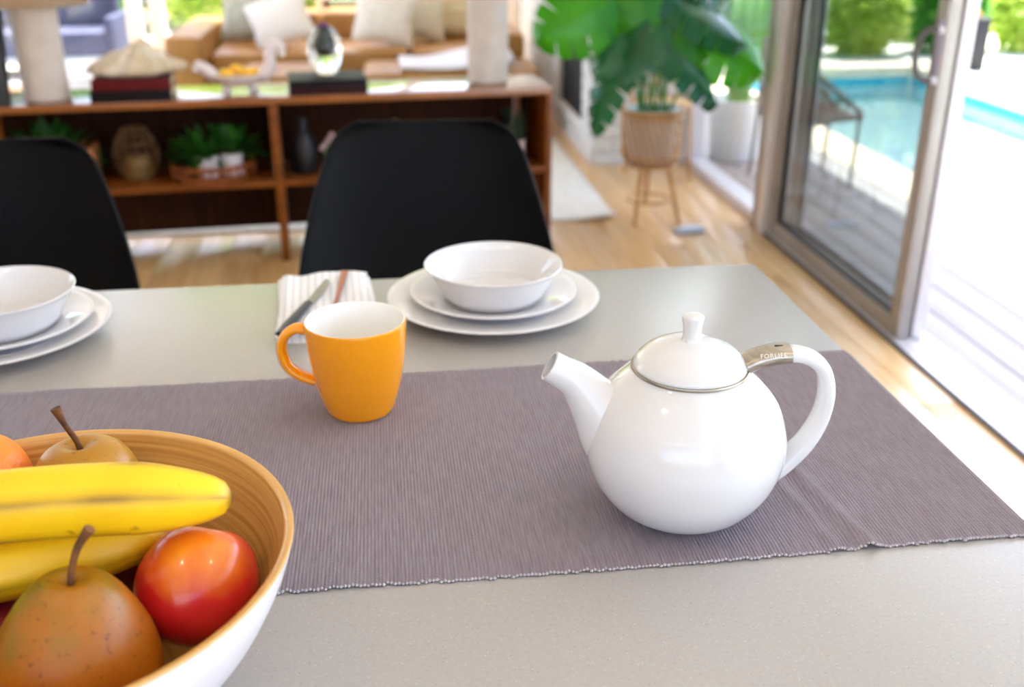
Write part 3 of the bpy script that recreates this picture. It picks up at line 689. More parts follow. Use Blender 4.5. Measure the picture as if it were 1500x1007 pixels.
# things on the shelf
SZ = 0.344
tr_ = thing('rattan_tray', 'round red brown rattan tray holding two white pots', 'tray', onb(-1.40, .15, SZ), RB)
MB().lathe([(0, .002), (.155, .002), (.16, .006), (.155, .010), (0, .010)], 40).build('tray_base', M['rattan_d'], tr_)
for zz, rr in ((.016, .162), (.052, .166), (.060, .167)):
    MB().tube([(rr*math.cos(a*PI/20), rr*math.sin(a*PI/20), zz) for a in range(41)], .0055, 6, cap=False).build('hoop', M['rattan_d'], tr_)
ub = MB().tube([(0, 0, .008), (0, 0, .058)], .005, 6).build('upright', M['rattan_d']); um = ub.data; bpy.data.objects.remove(ub)
for i in range(28):
    a = 2*PI*i/28
    if i % 7 in (5,): continue
    share('upright', um, tr_, (.164*math.cos(a), .164*math.sin(a), 0))
def small_plant(name, label, lx, ly, z, r, h_, pm_, n, L, seed, lm_, spread=1.0, blade=False, group=None):
    t = thing(name, label, 'plant', onb(lx, ly, z), RB, group)
    MB().lathe([(0, .0), (r*.8, 0), (r*.86, .004), (r, h_), (r*.9, h_), (r*.86, h_*.8), (0, h_*.8)], 28).build('pot', pm_, t)
    rnd = random.Random(seed); b = MB()
    for i in range(n):
        a = rnd.uniform(0, 6.28); q = Vector((rnd.uniform(0, r*.6)*math.cos(a), rnd.uniform(0, r*.6)*math.sin(a), h_*.8))
        el = rnd.uniform(.9, 1.5) if blade else rnd.uniform(.15, 1.3)
        d = Vector((math.cos(a)*math.cos(el)*spread, math.sin(a)*math.cos(el)*spread*.8, math.sin(el)))
        s = Vector((-math.sin(a), math.cos(a), 0)); LL = L*rnd.uniform(.6, 1.1); w = LL*(.035 if blade else .13)
        if not blade:
            q2 = q + d*LL*.5; d2 = (d + Vector((0, 0, -.4))).normalized()
            b.add([q-s*.0015, q+s*.0015, q2+s*.0015, q2-s*.0015], [(0, 1, 2, 3)])
            b.add([q2, q2+d2*LL*.25+s*w, q2+d2*LL*.55, q2+d2*LL*.25-s*w], [(0, 1, 2, 3)])
        else:
            q2 = q + d*LL*.6; q3 = q + d*LL + Vector((0, 0, -LL*.08))
            b.add([q-s*w, q+s*w, q2+s*w, q2-s*w, q3], [(0, 1, 2, 3), (3, 2, 4)])
    b.build('foliage', lm_, t, smooth=False); return t
wp = mat('white_pot', '#e9e4e6', 0.4)
small_plant('potted_herb', 'leafy green plant in white pot, left one in the rattan tray', -1.415, .09, SZ+.0105, .045, .085, wp, 90, .14, 1, M['herb_shade'])
small_plant('potted_herb', 'leafy green plant in white pot, right one in the rattan tray', -1.32, .10, SZ+.0105, .045, .092, wp, 90, .14, 2, M['herb_shade'])
small_plant('potted_herb', 'dark leafed little plant in a black pot at the back of the rattan tray', -1.49, .15, SZ+.0105, .04, .06, M['black_m'], 70, .12, 3, M['herb_shade'])
small_plant('potted_grass', 'spiky dark grass in a blush white pot on the shelf end', -0.135, .12, SZ, .045, .10, mat('blush_pot', '#d9c6bd', 0.5), 70, .17, 4, mat('grass_dark', '#3c4a36', 0.5, transl=0.2), blade=True)
small_plant('potted_fern', 'dark green fern spreading on the shelf behind the cut off black chair', -2.02, .16, SZ, .06, .08, M['black_m'], 160, .19, 5, M['herb_shade'], 1.1)
o = MB().lathe([(0, 0), (.045, 0), (.05, .006), (.052, .09), (.046, .14), (.026, .175), (.019, .185), (.021, .222), (.016, .222), (.014, .18), (0, .175)], 32).build('bottle_vase', mat('matt_black_ceramic', '#101013', 0.5)); o.location = onb(-1.03, .13, SZ)
tag(o, 'matt black bottle vase on the shelf beside the divider', 'vase')
bs = thing('wire_basket', 'brown openwork wire basket on the shelf beside the rattan tray', 'basket', onb(-1.70, .18, SZ), RB)
wm_ = mat('brown_wire', '#6a4a28', 0.5)
for zz, rr in ((.004, .06), (.05, .082), (.1, .09), (.15, .075), (.20, .045)): MB().tube([(rr*math.cos(a*PI/14), rr*math.sin(a*PI/14), zz) for a in range(29)], .004, 6, cap=False).build('hoop', wm_, bs)
for i in range(14):
    a = 2*PI*i/14
    MB().tube(spline([(rr*math.cos(a), rr*math.sin(a), zz) for zz, rr in ((.004, .06), (.05, .082), (.1, .09), (.15, .075), (.20, .045))], 3), .003, 5).build('rib', wm_, bs)
MB().lathe([(0, .006), (.055, .006), (.06, .05), (.05, .09), (0, .095)], 20).build('candle', mat('amber_wax', '#8a6a34', 0.5), bs)
cb = box_obj('copper_book', (-.012, .012, -.08, .08, 0, .15), mat('copper_cover', '#b9764a', 0.4, metal=0.3), bev=0.002); cb.location = onb(-1.86, .12, SZ); cb.rotation_euler = (0, 0.06, RB)
cb.name = 'upright_book'; tag(cb, 'upright copper toned book on the shelf by the fern', 'book')
cb = box_obj('upright_book', (-.012, .012, -.08, .08, 0, .16), mat('rust_cover', '#7d4428', 0.5), bev=0.002); cb.location = onb(-1.90, .12, SZ); cb.rotation_euler = (0, 0.0, RB)
tag(cb, 'upright rust brown book on the shelf behind the copper one', 'book')
pk = thing('pink_flowers', 'tiny pink white flowers in a bud vase next to black bottle vase', 'flower', onb(-0.93, .17, SZ), RB)
MB().lathe([(0, 0), (.016, 0), (.02, .02), (.01, .05), (.012, .065), (.008, .065), (.006, .05), (0, .045)], 16).build('bud_vase', M['china'], pk)
for i, (x_, z_) in enumerate(((.02, .14), (-.012, .10), (.005, .12), (-.025, .085))):
    MB().tube([(0, 0, .05), (x_*.6, 0, z_*.7), (x_, 0, z_)], .0015, 5).build('stalk', M['stem'], pk)
    MB().lathe([(0, -.01), (.010, -.006), (.013, .002), (.008, .010), (0, .012)], 10).build('blossom', mat('pink_petal', '#e3bfc0', 0.6), pk).location = (x_, 0, z_)
om = MB().lathe([(0, 0), (.03, 0), (.045, .03), (.04, .09), (.02, .13), (.012, .185), (0, .19)], 24).build('brass_figure', mat('brass', '#b07a22', 0.3, metal=0.9)); om.location = onb(-0.64, .2, SZ)
tag(om, 'brass finial ornament on the shelf behind the middle black chair', 'ornament')

# ------------------------------------------------------------------ chairs (black moulded shells on a counter base)
def shell_chair(label, loc, rz):
    t = thing('shell_chair', label, 'chair', loc, rz, None)
    # profile from the seat's front lip (towards -y = the counter) to the top of the back
    prof = spline([(-.20, .625), (-.17, .652), (-.05, .640), (.08, .632), (.155, .655), (.195, .72), (.222, .80), (.245, .90), (.258, .975), (.262, 1.005)], 5)
    wid = spline([(.19,), (.215,), (.235,), (.246,), (.25,), (.25,), (.236,), (.208,), (.176,), (.130,)], 5)
    cur = spline([(.0,), (.01,), (.03,), (.05,), (.07,), (.075,), (.065,), (.05,), (.035,), (.03,)], 5)
    n = 24; vs = []; fs = []
    for j, ((y, z), (w,), (c,)) in enumerate(zip(prof, wid, cur)):
        k = min(j+1, len(prof)-1); k0 = max(j-1, 0)
        ty, tz = prof[k][0]-prof[k0][0], prof[k][1]-prof[k0][1]; L = math.hypot(ty, tz); ny, nz = -tz/L, ty/L
        for i in range(n+1):
            u_ = -1 + 2*i/n; e = abs(u_)**2.4
            vs.append((w*u_*(1-.03*e), y + ny*c*e, z + nz*c*e))
    m_ = len(prof)
    for j in range(m_-1):
        for i in range(n): a = j*(n+1)+i; fs.append((a, a+1, a+n+2, a+n+1))
    o = mesh_obj('seat_shell', vs, fs, M['black_pl'], t)
    s1 = o.modifiers.new('thick', 'SOLIDIFY'); s1.thickness = .007; s1.offset = -1
    s2 = o.modifiers.new('round', 'BEVEL'); s2.width = .002; s2.segments = 2; s2.limit_method = 'ANGLE'
    for sx in (-1, 1):
        for y0_, y1_ in ((-.10, -.20), (.10, .22)):
            MB().tube([(sx*.12, y0_, .612), (sx*.205, y1_, 0.0)], [.017, .011], 12).build('leg', M['beech'], t)
        MB().tube([(sx*.17, -.16, .24), (sx*.17, .165, .24)], .006, 8).build('stretcher', M['black_m'], t)
    MB().tube([(-.172, -.166, .22), (.172, -.166, .22)], .008, 8).build('foot_rest', M['black_m'], t)
    box_obj('seat_mount', (-.13, .13, -.115, .115, .605, .622), M['black_m'], t, bev=.004)
    return t
shell_chair('black moulded shell chair pushed up behind the striped napkin and plate stack', (0.066, 1.74, 0), math.radians(-3))
shell_chair('black moulded shell chair behind the bowl stack that has no napkin', (-0.688, 1.665, 0), math.radians(1))

# ------------------------------------------------------------------ plant stand and monstera
ps = thing('plant_stand', 'slatted rattan plant stand on three splayed wooden legs', 'plant stand', (1.232, 4.66, 0), 0.1)
R0 = .142
def ring(name, r, z, rr, m, parent): return MB().tube([(r*math.cos(a*PI/20), r*math.sin(a*PI/20), z) for a in range(41)], rr, 8, cap=False).build(name, m, parent)
ring('rim', R0, .505, .010, M['rattan'], ps); ring('rim', R0-.002, .482, .006, M['rattan'], ps); ring('hoop', R0-.004, .30, .006, M['rattan'], ps); ring('hoop', R0-.03, .255, .007, M['rattan'], ps)
box = MB().lathe([(0, .25), (.108, .25), (.112, .256), (.108, .262), (0, .262)], 32).build('basket_floor', M['rattan'], ps)
b = MB(); k_ = 12
prs = []
for j in range(k_+1):
    f = j/k_; z = .258 + .235*f; r = R0 - .004 - .028*max(0, 1-f*4.5)**2; a = -.55*f
    prs.append((r, z, a))
vs = []; fs = []
for j, (r, z, a) in enumerate(prs):
    for rr in (r-.0015, r+.0015):
        for da in (-.058, .058): vs.append((rr*math.cos(a+da), rr*math.sin(a+da), z))
for j in range(k_):
    q = 4*j; fs += [(q, q+4, q+5, q+1), (q+2, q+3, q+7, q+6), (q, q+2, q+6, q+4), (q+1, q+5, q+7, q+3)]
so = mesh_obj('slat', vs, fs, M['rattan'], None); sl_me = so.data; bpy.data.objects.remove(so)
for i in range(27): share('slat', sl_me, ps, (0, 0, 0), (0, 0, 2*PI*i/27))
legs = [(-.115, -.15), (.095, -.165), (.06, .20)]
for lx, ly in legs: MB().tube([(lx*.62, ly*.55, .262), (lx, ly, 0.0)], [.013, .0095], 10).build('leg', M['rattan'], ps)
ring('foot_ring', .098, .085, .007, M['rattan'], ps)

mo = thing('monstera_plant', 'large monstera with split leaves in a white pot inside the rattan stand', 'plant', (1.232, 4.66, .262))
MB().lathe([(0, .002), (.09, .002), (.10, .008), (.122, .225), (.126, .25), (.112, .25), (.108, .22), (0, .22)], 36).build('pot', mat('pale_pot', '#dfe2ea', 0.4), mo)
MB().lathe([(0, .232), (.06, .23), (.108, .222)], 24).build('soil', M['soil'], mo)
def monstera_leaf(base, tip, width, m, roll=0.0, droop=0.12, up=(0, 0, 1), seed=0, slits=5):
    """split leaf from its base (stalk joint) to its tip, each finger its own strip"""
    rnd = random.Random(seed); B = Vector(base); T = Vector(tip); ax = (T-B); L = ax.length; ax.normalize()
    upv = Vector(up); side = ax.cross(upv).normalized(); nrm = side.cross(ax).normalized()
    R_ = Matrix.Rotation(roll, 3, ax); side = R_ @ side; nrm = R_ @ nrm
    vs = []; fs = []
    def shape(v): return max(0.02, min(1, (v+.06)/.22))**.5 * max(0.0, 1-v**2.2)**.62 * (1.0 if v < .35 else 1-.25*(v-.35))
    def pt(u, v):
        h_ = -droop*L*(v*1.1)**2 - .16*width*abs(u)**1.8 + .012*L*math.sin(v*slits*2*PI)*abs(u)
        lobe = -.20*L*max(0, 1-v*2.6)*abs(u)*(1-.5*abs(u))*2
        return B + ax*(L*v + lobe + .12*L*abs(u)*(1-v)*v*3) + side*(u*width*.5*shape(v)) + nrm*h_
    for sg in (-1, 1):
        for k in range(slits):
            v0 = k/slits; v1 = (k+1)/slits
            cols = []
            for iu in range(6):
                u = iu/5; gap = (.085/slits)*max(0, (u-.5)/.5)**.5
                if k == 0 and False: gap = 0
                a = v0 + (gap if k > 0 else 0); e = v1 - (gap if k < slits-1 else 0)
                if u == 1 and 0 < k < slits-1: a += .04/slits; e -= .04/slits
                row = []
                for iv in range(4):
                    v = a + (e-a)*iv/3; row.append(len(vs)); vs.append(pt(sg*u*(1.0 if iu < 5 else .97), v))
                cols.append(row)
            for c0, c1 in zip(cols, cols[1:]):
                for iv in range(3):
                    q = (c0[iv], c1[iv], c1[iv+1], c0[iv+1]); fs.append(q if sg > 0 else tuple(reversed(q)))
    o = mesh_obj('leaf', vs, fs, m, mo); o.location = (0, 0, 0); return o
OX, OY, OZ = 1.232, 4.66, .262
LV = [ # base, tip (world), width, material, roll, up
 ((.985, 4.55, 1.00), (.68, 4.45, .86), .40, 'leaf_a', 0.0, (0, -1, .35)),
 ((1.10, 4.60, .92), (.91, 4.42, .74), .30, 'leaf_b', 0.2, (0, -.6, 1)),
 ((1.04, 4.50, .80), (.875, 4.40, .47), .22, 'leaf_b', 0.3, (-.4, -1, .5)),
 ((1.15, 4.45, .88), (1.02, 4.36, .68), .22, 'leaf_b', 0.1, (0, -.6, 1)),
 ((1.24, 4.52, .84), (1.47, 4.36, .61), .32, 'leaf_b', -0.1, (.1, -.5, 1)),
 ((1.42, 4.55, .83), (1.69, 4.46, .71), .34, 'leaf_a', 0.2, (.1, -.8, .7)),
 ((1.32, 4.60, 1.00), (1.62, 4.50, .84), .36, 'leaf_b', 0.0, (0, -.5, 1)),
 ((1.27, 4.50, .86), (1.33, 4.42, .66), .28, 'leaf_a', 0.1, (0, -1, .2)),
 ((1.13, 4.55, 1.06), (1.15, 4.46, .78), .30, 'leaf_a', 0.0, (0, -1, .2)),
 ((1.24, 4.60, 1.10), (1.36, 4.50, .84), .32, 'leaf_b', -.2, (.2, -1, .5)),
 ((1.32, 4.70, 1.14), (1.58, 4.64, 1.02), .36, 'leaf_b', 0.0, (0, -.5, 1)),
 ((1.15, 4.72, 1.20), (1.00, 4.62, .98), .36, 'leaf_a', 0.0, (0, -1, .5)),
 ((1.28, 4.80, 1.25), (1.42, 4.85, 1.10), .36, 'leaf_a', 0.0, (0, -.8, .8)),
 ((1.10, 4.82, 1.15), (.85, 4.92, 1.00), .36, 'leaf_b', 0.0, (0, -.5, 1)),
]
for i, (bs_, tp, w, mm, rl, up) in enumerate(LV):
    loc = lambda q: (q[0]-OX, q[1]-OY, q[2]-OZ)
    monstera_leaf(loc(bs_), loc(tp), w, M[mm], rl, .12, up, i)
    a = i*2.4; s0 = Vector((.065*math.cos(a), .065*math.sin(a), .225)); e = Vector(loc(bs_))
    mid = s0.lerp(e, .5) + Vector((.03*math.cos(a), .03*math.sin(a), .05))
    MB().tube(spline([tuple(s0), tuple(mid), tuple(e)], 6), .006, 7).build('leaf_stalk', M['stem'], mo)

# rattan chair standing behind the plant
rc = thing('rattan_chair', 'pale rattan chair with woven back behind the plant stand', 'chair', (1.47, 5.40, 0), 0.15); rc.scale = (.8, .8, .95)
ring('seat_rim', .19, .42, .012, M['rattan'], rc)
MB().lathe([(0, .412), (.185, .412), (.19, .42), (.185, .428), (0, .43)], 28).build('seat', mat('woven_seat', '#d8b98a', 0.7, col2='#c4a070', nscale=40), rc)
for sx in (-1, 1):
    MB().tube([(sx*.16, -.12, .415), (sx*.17, -.15, 0)], .012, 8).build('leg', M['rattan'], rc); MB().tube([(sx*.15, .12, .415), (sx*.17, .17, 0)], .012, 8).build('leg', M['rattan'], rc)
MB().tube(spline([(-.17, .10, .42), (-.19, .14, .60), (-.14, .16, .74), (0, .17, .77), (.14, .16, .74), (.19, .14, .60), (.17, .10, .42)], 5), .011, 8).build('back_frame', M['rattan'], rc)
for i in range(7):
    x_ = -.15 + .05*i; MB().tube([(x_, .13, .43), (x_*1.05, .155, .745 - .6*x_*x_*1.5)], .005, 6).build('spindle', M['rattan'], rc)
for zz in (.50, .56, .62, .68): MB().tube([(-.175, .135, zz), (0, .155, zz), (.175, .135, zz)], .004, 6).build('weaver', M['rattan'], rc)
# little flat box on the floor
fb = thing('floor_pad', 'small flat pale blue grey case lying on the oak floor', 'case', (1.354, 4.37, 0), 0.12)
box_obj('case_body', (-.065, .065, -.03, .03, 0, .02), mat('pale_blue_plastic', '#a9b6cc', 0.4), fb, bev=.006)
box_obj('case_lid', (-.055, .06, -.026, .026, .02, .028), mat('pale_blue_top', '#c3cede', 0.4), fb, bev=.004)

# ------------------------------------------------------------------ counter
TZ = 0.92
ct = thing('dining_counter', 'long pale grey speckled stone dining counter set for a meal', 'table', (0, 0, 0))
box_obj('worktop', (-2.35, .515, .335, 1.345, TZ-.04, TZ), M['quartz'], ct, bev=.0025)
for x_ in (-2.25, .36):
    for y_ in (.42, 1.19): box_obj('leg', (x_, x_+.07, y_, y_+.07, 0, TZ-.04), M['white_wall'], ct, bev=.003)
for y_ in (.44, 1.21): box_obj('apron', (-2.18, .36, y_, y_+.03, TZ-.12, TZ-.04), M['white_wall'], ct)

# ------------------------------------------------------------------ runner: ribs woven across, folded over the counter's end
rn = thing('table_runner', 'ribbed mauve grey cotton runner along the stone counter', 'table runner', (0, 0, TZ))
pitch = .0029; XL = -1.5; XR = .516; drop = .16
ns = int((XR - XL + drop)/pitch); SUB = 4; NY = 26
prof = [(0.0, 0), (.25, .75), (.5, 1.0), (.75, .75)]
rnd = random.Random(3); jit = [(rnd.gauss(0, .0008), rnd.gauss(0, .0008)) for _ in range(ns+1)]
vs = []; fs = []
def crease(x, y):
    xa = .352 + (.785-y)*.15; xb = .330 + (.785-y)*.10
    f = 1.0 if y < .78 else max(0, 1-(y-.78)/.06)
    h_ = .0045*math.exp(-((x-xa)/.007)**2) + .0026*math.exp(-((x-xb)/.006)**2)
    h_ += .0028*math.exp(-((x-.45)/.02)**2)*math.exp(-((y-.72)/.05)**2)
    return h_*f + .0005*(1+math.sin(x*31)*math.sin(y*17+x*9))
cols = 0
for k in range(ns):
    for fx, hh in prof:
        s_ = (k+fx)*pitch; cols += 1
        for j in range(NY+1):
            v = j/NY
            y0_ = .651 + .006*max(0, (s_+XL)/.5 - .62)*1.2 + .0012*math.sin(s_*14) + jit[k][0] - (.0006 if hh > .5 else -.0006)
            y1_ = 1.033 + .0012*math.sin(s_*11+1) + jit[k][1]
            y = y0_ + (y1_-y0_)*v
            thick = .0010 + .0009*hh
            if j == 0 or j == NY: thick *= .55
            elif j in (1, NY-1): thick *= 1.25
            x = XL + s_
            if x <= XR - .004: p_ = (x, y, crease(x, y) + thick)
            else:
                q = s_ - (XR - .004 - XL); r_ = .005
                if q < r_*PI/2:
                    a = q/r_; R2 = r_ + thick; p_ = (XR-.004 + R2*math.sin(a), y, R2*math.cos(a) - r_ + .0005)
                else: p_ = (XR-.004 + r_ + thick, y + .003*math.sin(q*20)*v, -(q - r_*PI/2) - r_)
            vs.append(p_)
for c in range(cols-1):
    for j in range(NY):
        a = c*(NY+1)+j; fs.append((a, a+NY+1, a+NY+2, a+1))
# the y bunching: finer near the selvedges is not needed; underside
ribm = mat('mauve_cotton', '#8f838c', 0.9, col2='#80747d', nscale=40, nstretch=(8, 1, 1), bump=0.35, bscale=900, sheen=0.15)
mesh_obj('ribbed_cloth', vs, fs, ribm, rn)
# knotted selvedge beads along the front edge
bd = MB()
for k in range(0, ns, 1):
    s_ = (k+.5)*pitch; x = XL + s_
    if x > XR-.006: break
    y0_ = .651 + .006*max(0, (s_+XL)/.5 - .62)*1.2 + .0012*math.sin(s_*14) + jit[k][0]
    r_ = .0014 + .0005*rnd.random(); z_ = crease(x, y0_) + .0015
    bd.add([(x-r_, y0_, z_), (x+r_, y0_, z_), (x, y0_-r_, z_), (x, y0_+r_, z_), (x, y0_, z_+r_), (x, y0_, z_-r_)],
           [(0, 2, 4), (2, 1, 4), (1, 3, 4), (3, 0, 4), (2, 0, 5), (1, 2, 5), (3, 1, 5), (0, 3, 5)])
o = bd.build('selvedge_knots', mat('selvedge_thread', '#b5adb2', 0.9), rn); o['kind'] = 'stuff'

RUN = TZ + .0024
# ------------------------------------------------------------------ teapot
CR = math.radians(-7.1)
tp = thing('teapot', 'round white porcelain teapot with steel collar on the mauve runner', 'teapot', (.2350, .731, RUN), CR)
body = spline([(0, .0015), (.040, .0008), (.048, .003), (.062, .014), (.0752, .034), (.0822, .058), (.0812, .078), (.0742, .099), (.0605, .116), (.0480, .1275), (.0460, .130)], 5)
body = [(max(r, 0), z) for r, z in body] + [(.0440, .130), (.0435, .120), (.06, .10), (.07, .07), (.06, .03), (0, .012)]
MB().lathe(body, 96).build('body', M['china'], tp, auto=60)
spp = spline([(-.040, 0, .048, .036), (-.060, 0, .078, .031), (-.0775, 0, .1025, .0215), (-.091, 0, .1185, .0158), (-.1035, 0, .1265, .0135), (-.1125, 0, .1320, .0130)], 7)
sp = MB().tube([q[:3] for q in spp], [q[3] for q in spp], 28, cap=False, up=(0, 1, 0))
inner = list(reversed(spp))[:16]
sp.tube([(q[0]-.0002, q[1], q[2]+.0002) for q in inner], [q[3]*.80 for q in inner], 28, cap=False, up=(0, 1, 0))
k0 = (len(spp)-1)*28; k1 = len(spp)*28
# lip: outer end ring (axis runs forward) to inner start ring (runs backward, so its binormal flips)
ro = [k0+i for i in range(28)]; ri = [k1+i for i in range(28)]
for i in range(28):
    j = (i+1) % 28
    sp.f.append((ro[i], ro[j], ri[(-j) % 28], ri[(-i) % 28]))
sp.build('spout', M['china'], tp, auto=75)
hp = spline([(.040, 0, .131), (.058, 0, .1395), (.076, 0, .1425), (.093, 0, .1405), (.1070, 0, .129), (.1125, 0, .108), (.1095, 0, .084), (.099, 0, .061), (.082, 0, .041), (.072, 0, .033)], 6)
hr = spline([(.006, .012), (.006, .0115), (.006, .011), (.006, .011), (.0062, .0112), (.0064, .0115), (.0066, .012), (.007, .0125), (.0075, .013), (.0075, .013)], 6)
MB().tube([q for q in hp], [tuple(q) for q in hr], 20, sec=lambda a, i: 1/max(abs(math.cos(a))**2.6 + abs(math.sin(a))**2.6, 1e-6)**(1/2.6)).build('handle', M['china'], tp)
MB().lathe([(.0430, .1295), (.0470, .1300), (.0474, .1312), (.0470, .1324), (.0455, .1326), (.0430, .1325)], 72).build('steel_collar', M['chrome'], tp)
# steel grip tab wrapping the start of the handle
tabp = [q for q in hp if .044 <= q[0] <= .0795 and q[2] > .12]
tb = MB().tube([(q[0], 0, q[2] + .0004) for q in tabp], [(.0068, .0128)]*len(tabp), 24, sec=lambda a, i: 1/max(abs(math.cos(a))**2.6 + abs(math.sin(a))**2.6, 1e-6)**(1/2.6))
tab = tb.build('grip_tab', M['chrome'], tp)
box_obj('slot', (.0665, .0735, -.0012, .0012, .1482, .1496), M['black_m'], tab, bev=.0004)
fc = bpy.data.curves.new('tab_letters', 'FONT'); fc.body = 'FORLIFE'; fc.size = .0052; fc.extrude = .0002; fc.align_x = 'CENTER'; fc.align_y = 'CENTER'; fc.space_character = 1.15
fo = bpy.data.objects.new('tab_letters_curve', fc); C.objects.link(fo)
bpy.context.view_layer.update()
dg = bpy.context.evaluated_depsgraph_get(); fm = bpy.data.meshes.new_from_object(fo.evaluated_get(dg)); bpy.data.objects.remove(fo)
fm.materials.clear(); fm.materials.append(mat('etched_letters', '#efe9dd', 0.5))
lo = bpy.data.objects.new('lettering', fm); link(lo, tab); lo.location = (.0635, -.0118, .1455); lo.rotation_euler = (math.radians(52), math.radians(-4), 0)
# lid
ld = MB().lathe([(0, .1300), (.0445, .1300), (.0456, .1328), (.0450, .1350)] + spline([(.0428, .1390), (.035, .1460), (.0235, .1515), (.010, .1540), (0, .1543)], 5), 80).build('lid', M['china'], tp, auto=60)
kb = spline([(.0094, .1525), (.0076, .156), (.0072, .161), (.0078, .167), (.0087, .1725), (.0083, .1750), (.0055, .1763), (0, .1766)], 4)
MB().lathe([(max(r, 0), z) for r, z in kb], 36).build('knob', M['china'], ld)

# ------------------------------------------------------------------ mug
mg = thing('mug', 'orange glazed mug with white inside standing on the runner', 'mug', (-.0368, .949, RUN), CR)
mo_ = spline([(0, .0012), (.028, .0010), (.0330, .002), (.0375, .014), (.0425, .032), (.0465, .055), (.0490, .078), (.0500, .0965)], 5)
MB().lathe([(max(r, 0), z) for r, z in mo_] + [(.0497, .0978), (.0490, .0982)], 72).build('outer_wall', M['orange_glaze'], mg)
mi = [(.0490, .0982), (.0478, .0978), (.0468, .0955)] + spline([(.0460, .078), (.0435, .055), (.0395, .032), (.034, .014), (.025, .008), (0, .0075)], 4)
MB().lathe([(max(r, 0), z) for r, z in mi], 72).build('inner_glaze', M['white_glaze'], mg)
hpm = spline([(-.0475, 0, .0865), (-.058, 0, .0885), (-.070, 0, .0805), (-.0745, 0, .066), (-.071, 0, .050), (-.060, 0, .0385), (-.0425, 0, .0315)], 7)
MB().tube(hpm, [(.0050, .0085)]*len(hpm), 18).build('handle', M['orange_glaze'], mg)

# ------------------------------------------------------------------ place settings
def setting(c, which, off=0.0):
    cx, cy = c
    big = spline([(0, .0035), (.070, .0035), (.082, .0055), (.100, .0125), (.132, .0175)], 5)
    def plate(nm, lb, z, k):
        t = thing(nm, lb, 'plate', (cx + (off*.7 if k < 1 else 0), cy, z))
        pr = [(0, .0), (.072*k, .0), (.074*k, .0018), (.1*k, .009), (.1325*k, .0162), (.134*k, .0178), (.1325*k, .0188), (.127*k, .0178), (.1*k, .0125), (.082*k, .0062), (.070*k, .0042), (0, .0042)]
        MB().lathe(pr, 80).build('dish_face', M['china'], t, auto=70)
        rg = MB().tube([(.0655*k*math.cos(a*PI/24), .0655*k*math.sin(a*PI/24), .0012) for a in range(49)], .0012, 6, cap=False); rg.build('foot_ring', M['china'], t)
    plate('dinner_plate', 'large white dinner plate at the bottom of the stack ' + which, TZ, 1.0)
    plate('side_plate', 'smaller white plate between dinner plate and bowl ' + which, TZ+.0075, .785)
    t = thing('cereal_bowl', 'white flared bowl on top of the plates ' + which, 'bowl', (cx+off, cy, TZ+.0120))
    pr = [(0, .0015), (.052, .0015), (.060, .003)] + spline([(.066, .011), (.0735, .025), (.081, .039), (.0862, .0455)], 4) + [(.0868, .0468), (.0858, .0476), (.0840, .0464)] + spline([(.079, .037), (.0715, .0245), (.064, .013), (.055, .006), (0, .005)], 4)
    MB().lathe([(max(r, 0), z) for r, z in pr], 80).build('bowl_wall', M['china'], t, auto=70)
    MB().tube([(.05*math.cos(a*PI/24), .05*math.sin(a*PI/24), .0010) for a in range(49)], .0010, 6, cap=False).build('foot_ring', M['china'], t)
setting((.1285, 1.222), 'beside the striped napkin')
setting((-.471, 1.196), 'behind the fruit bowl', .013)

# napkin: a cloth folded in four layers
nk = thing('napkin', 'folded white napkin with thin grey stripes under the knife and fork', 'napkin', (-.083, 1.238, TZ), math.radians(3))
nm = bpy.data.materials.new('striped_cotton'); nm.use_nodes = True
n_ = nm.node_tree.nodes; l_ = nm.node_tree.links; pb_ = n_['Principled BSDF']; pb_.inputs['Roughness'].default_value = .9
tc_ = n_.new('ShaderNodeTexCoord'); sx_ = n_.new('ShaderNodeSeparateXYZ'); l_.new(tc_.outputs['Object'], sx_.inputs[0])
m1 = n_.new('ShaderNodeMath'); m1.operation = 'MULTIPLY'; m1.inputs[1].default_value = 105.0; l_.new(sx_.outputs[0], m1.inputs[0])
m2_ = n_.new('ShaderNodeMath'); m2_.operation = 'FRACT'; l_.new(m1.outputs[0], m2_.inputs[0])
cr_ = n_.new('ShaderNodeValToRGB'); cr_.color_ramp.interpolation = 'CONSTANT'
els = cr_.color_ramp.elements; els[0].position = 0; els[0].color = (*lin('#f1f0f1'), 1); els[1].position = .60; els[1].color = (*lin('#b3b2ba'), 1)
e3 = els.new(.68); e3.color = (*lin('#f1f0f1'), 1); e4 = els.new(.80); e4.color = (*lin('#c4c3c6'), 1); e5 = els.new(.86); e5.color = (*lin('#f1f0f1'), 1)
l_.new(m2_.outputs[0], cr_.inputs[0]); l_.new(cr_.outputs[0], pb_.inputs['Base Color'])
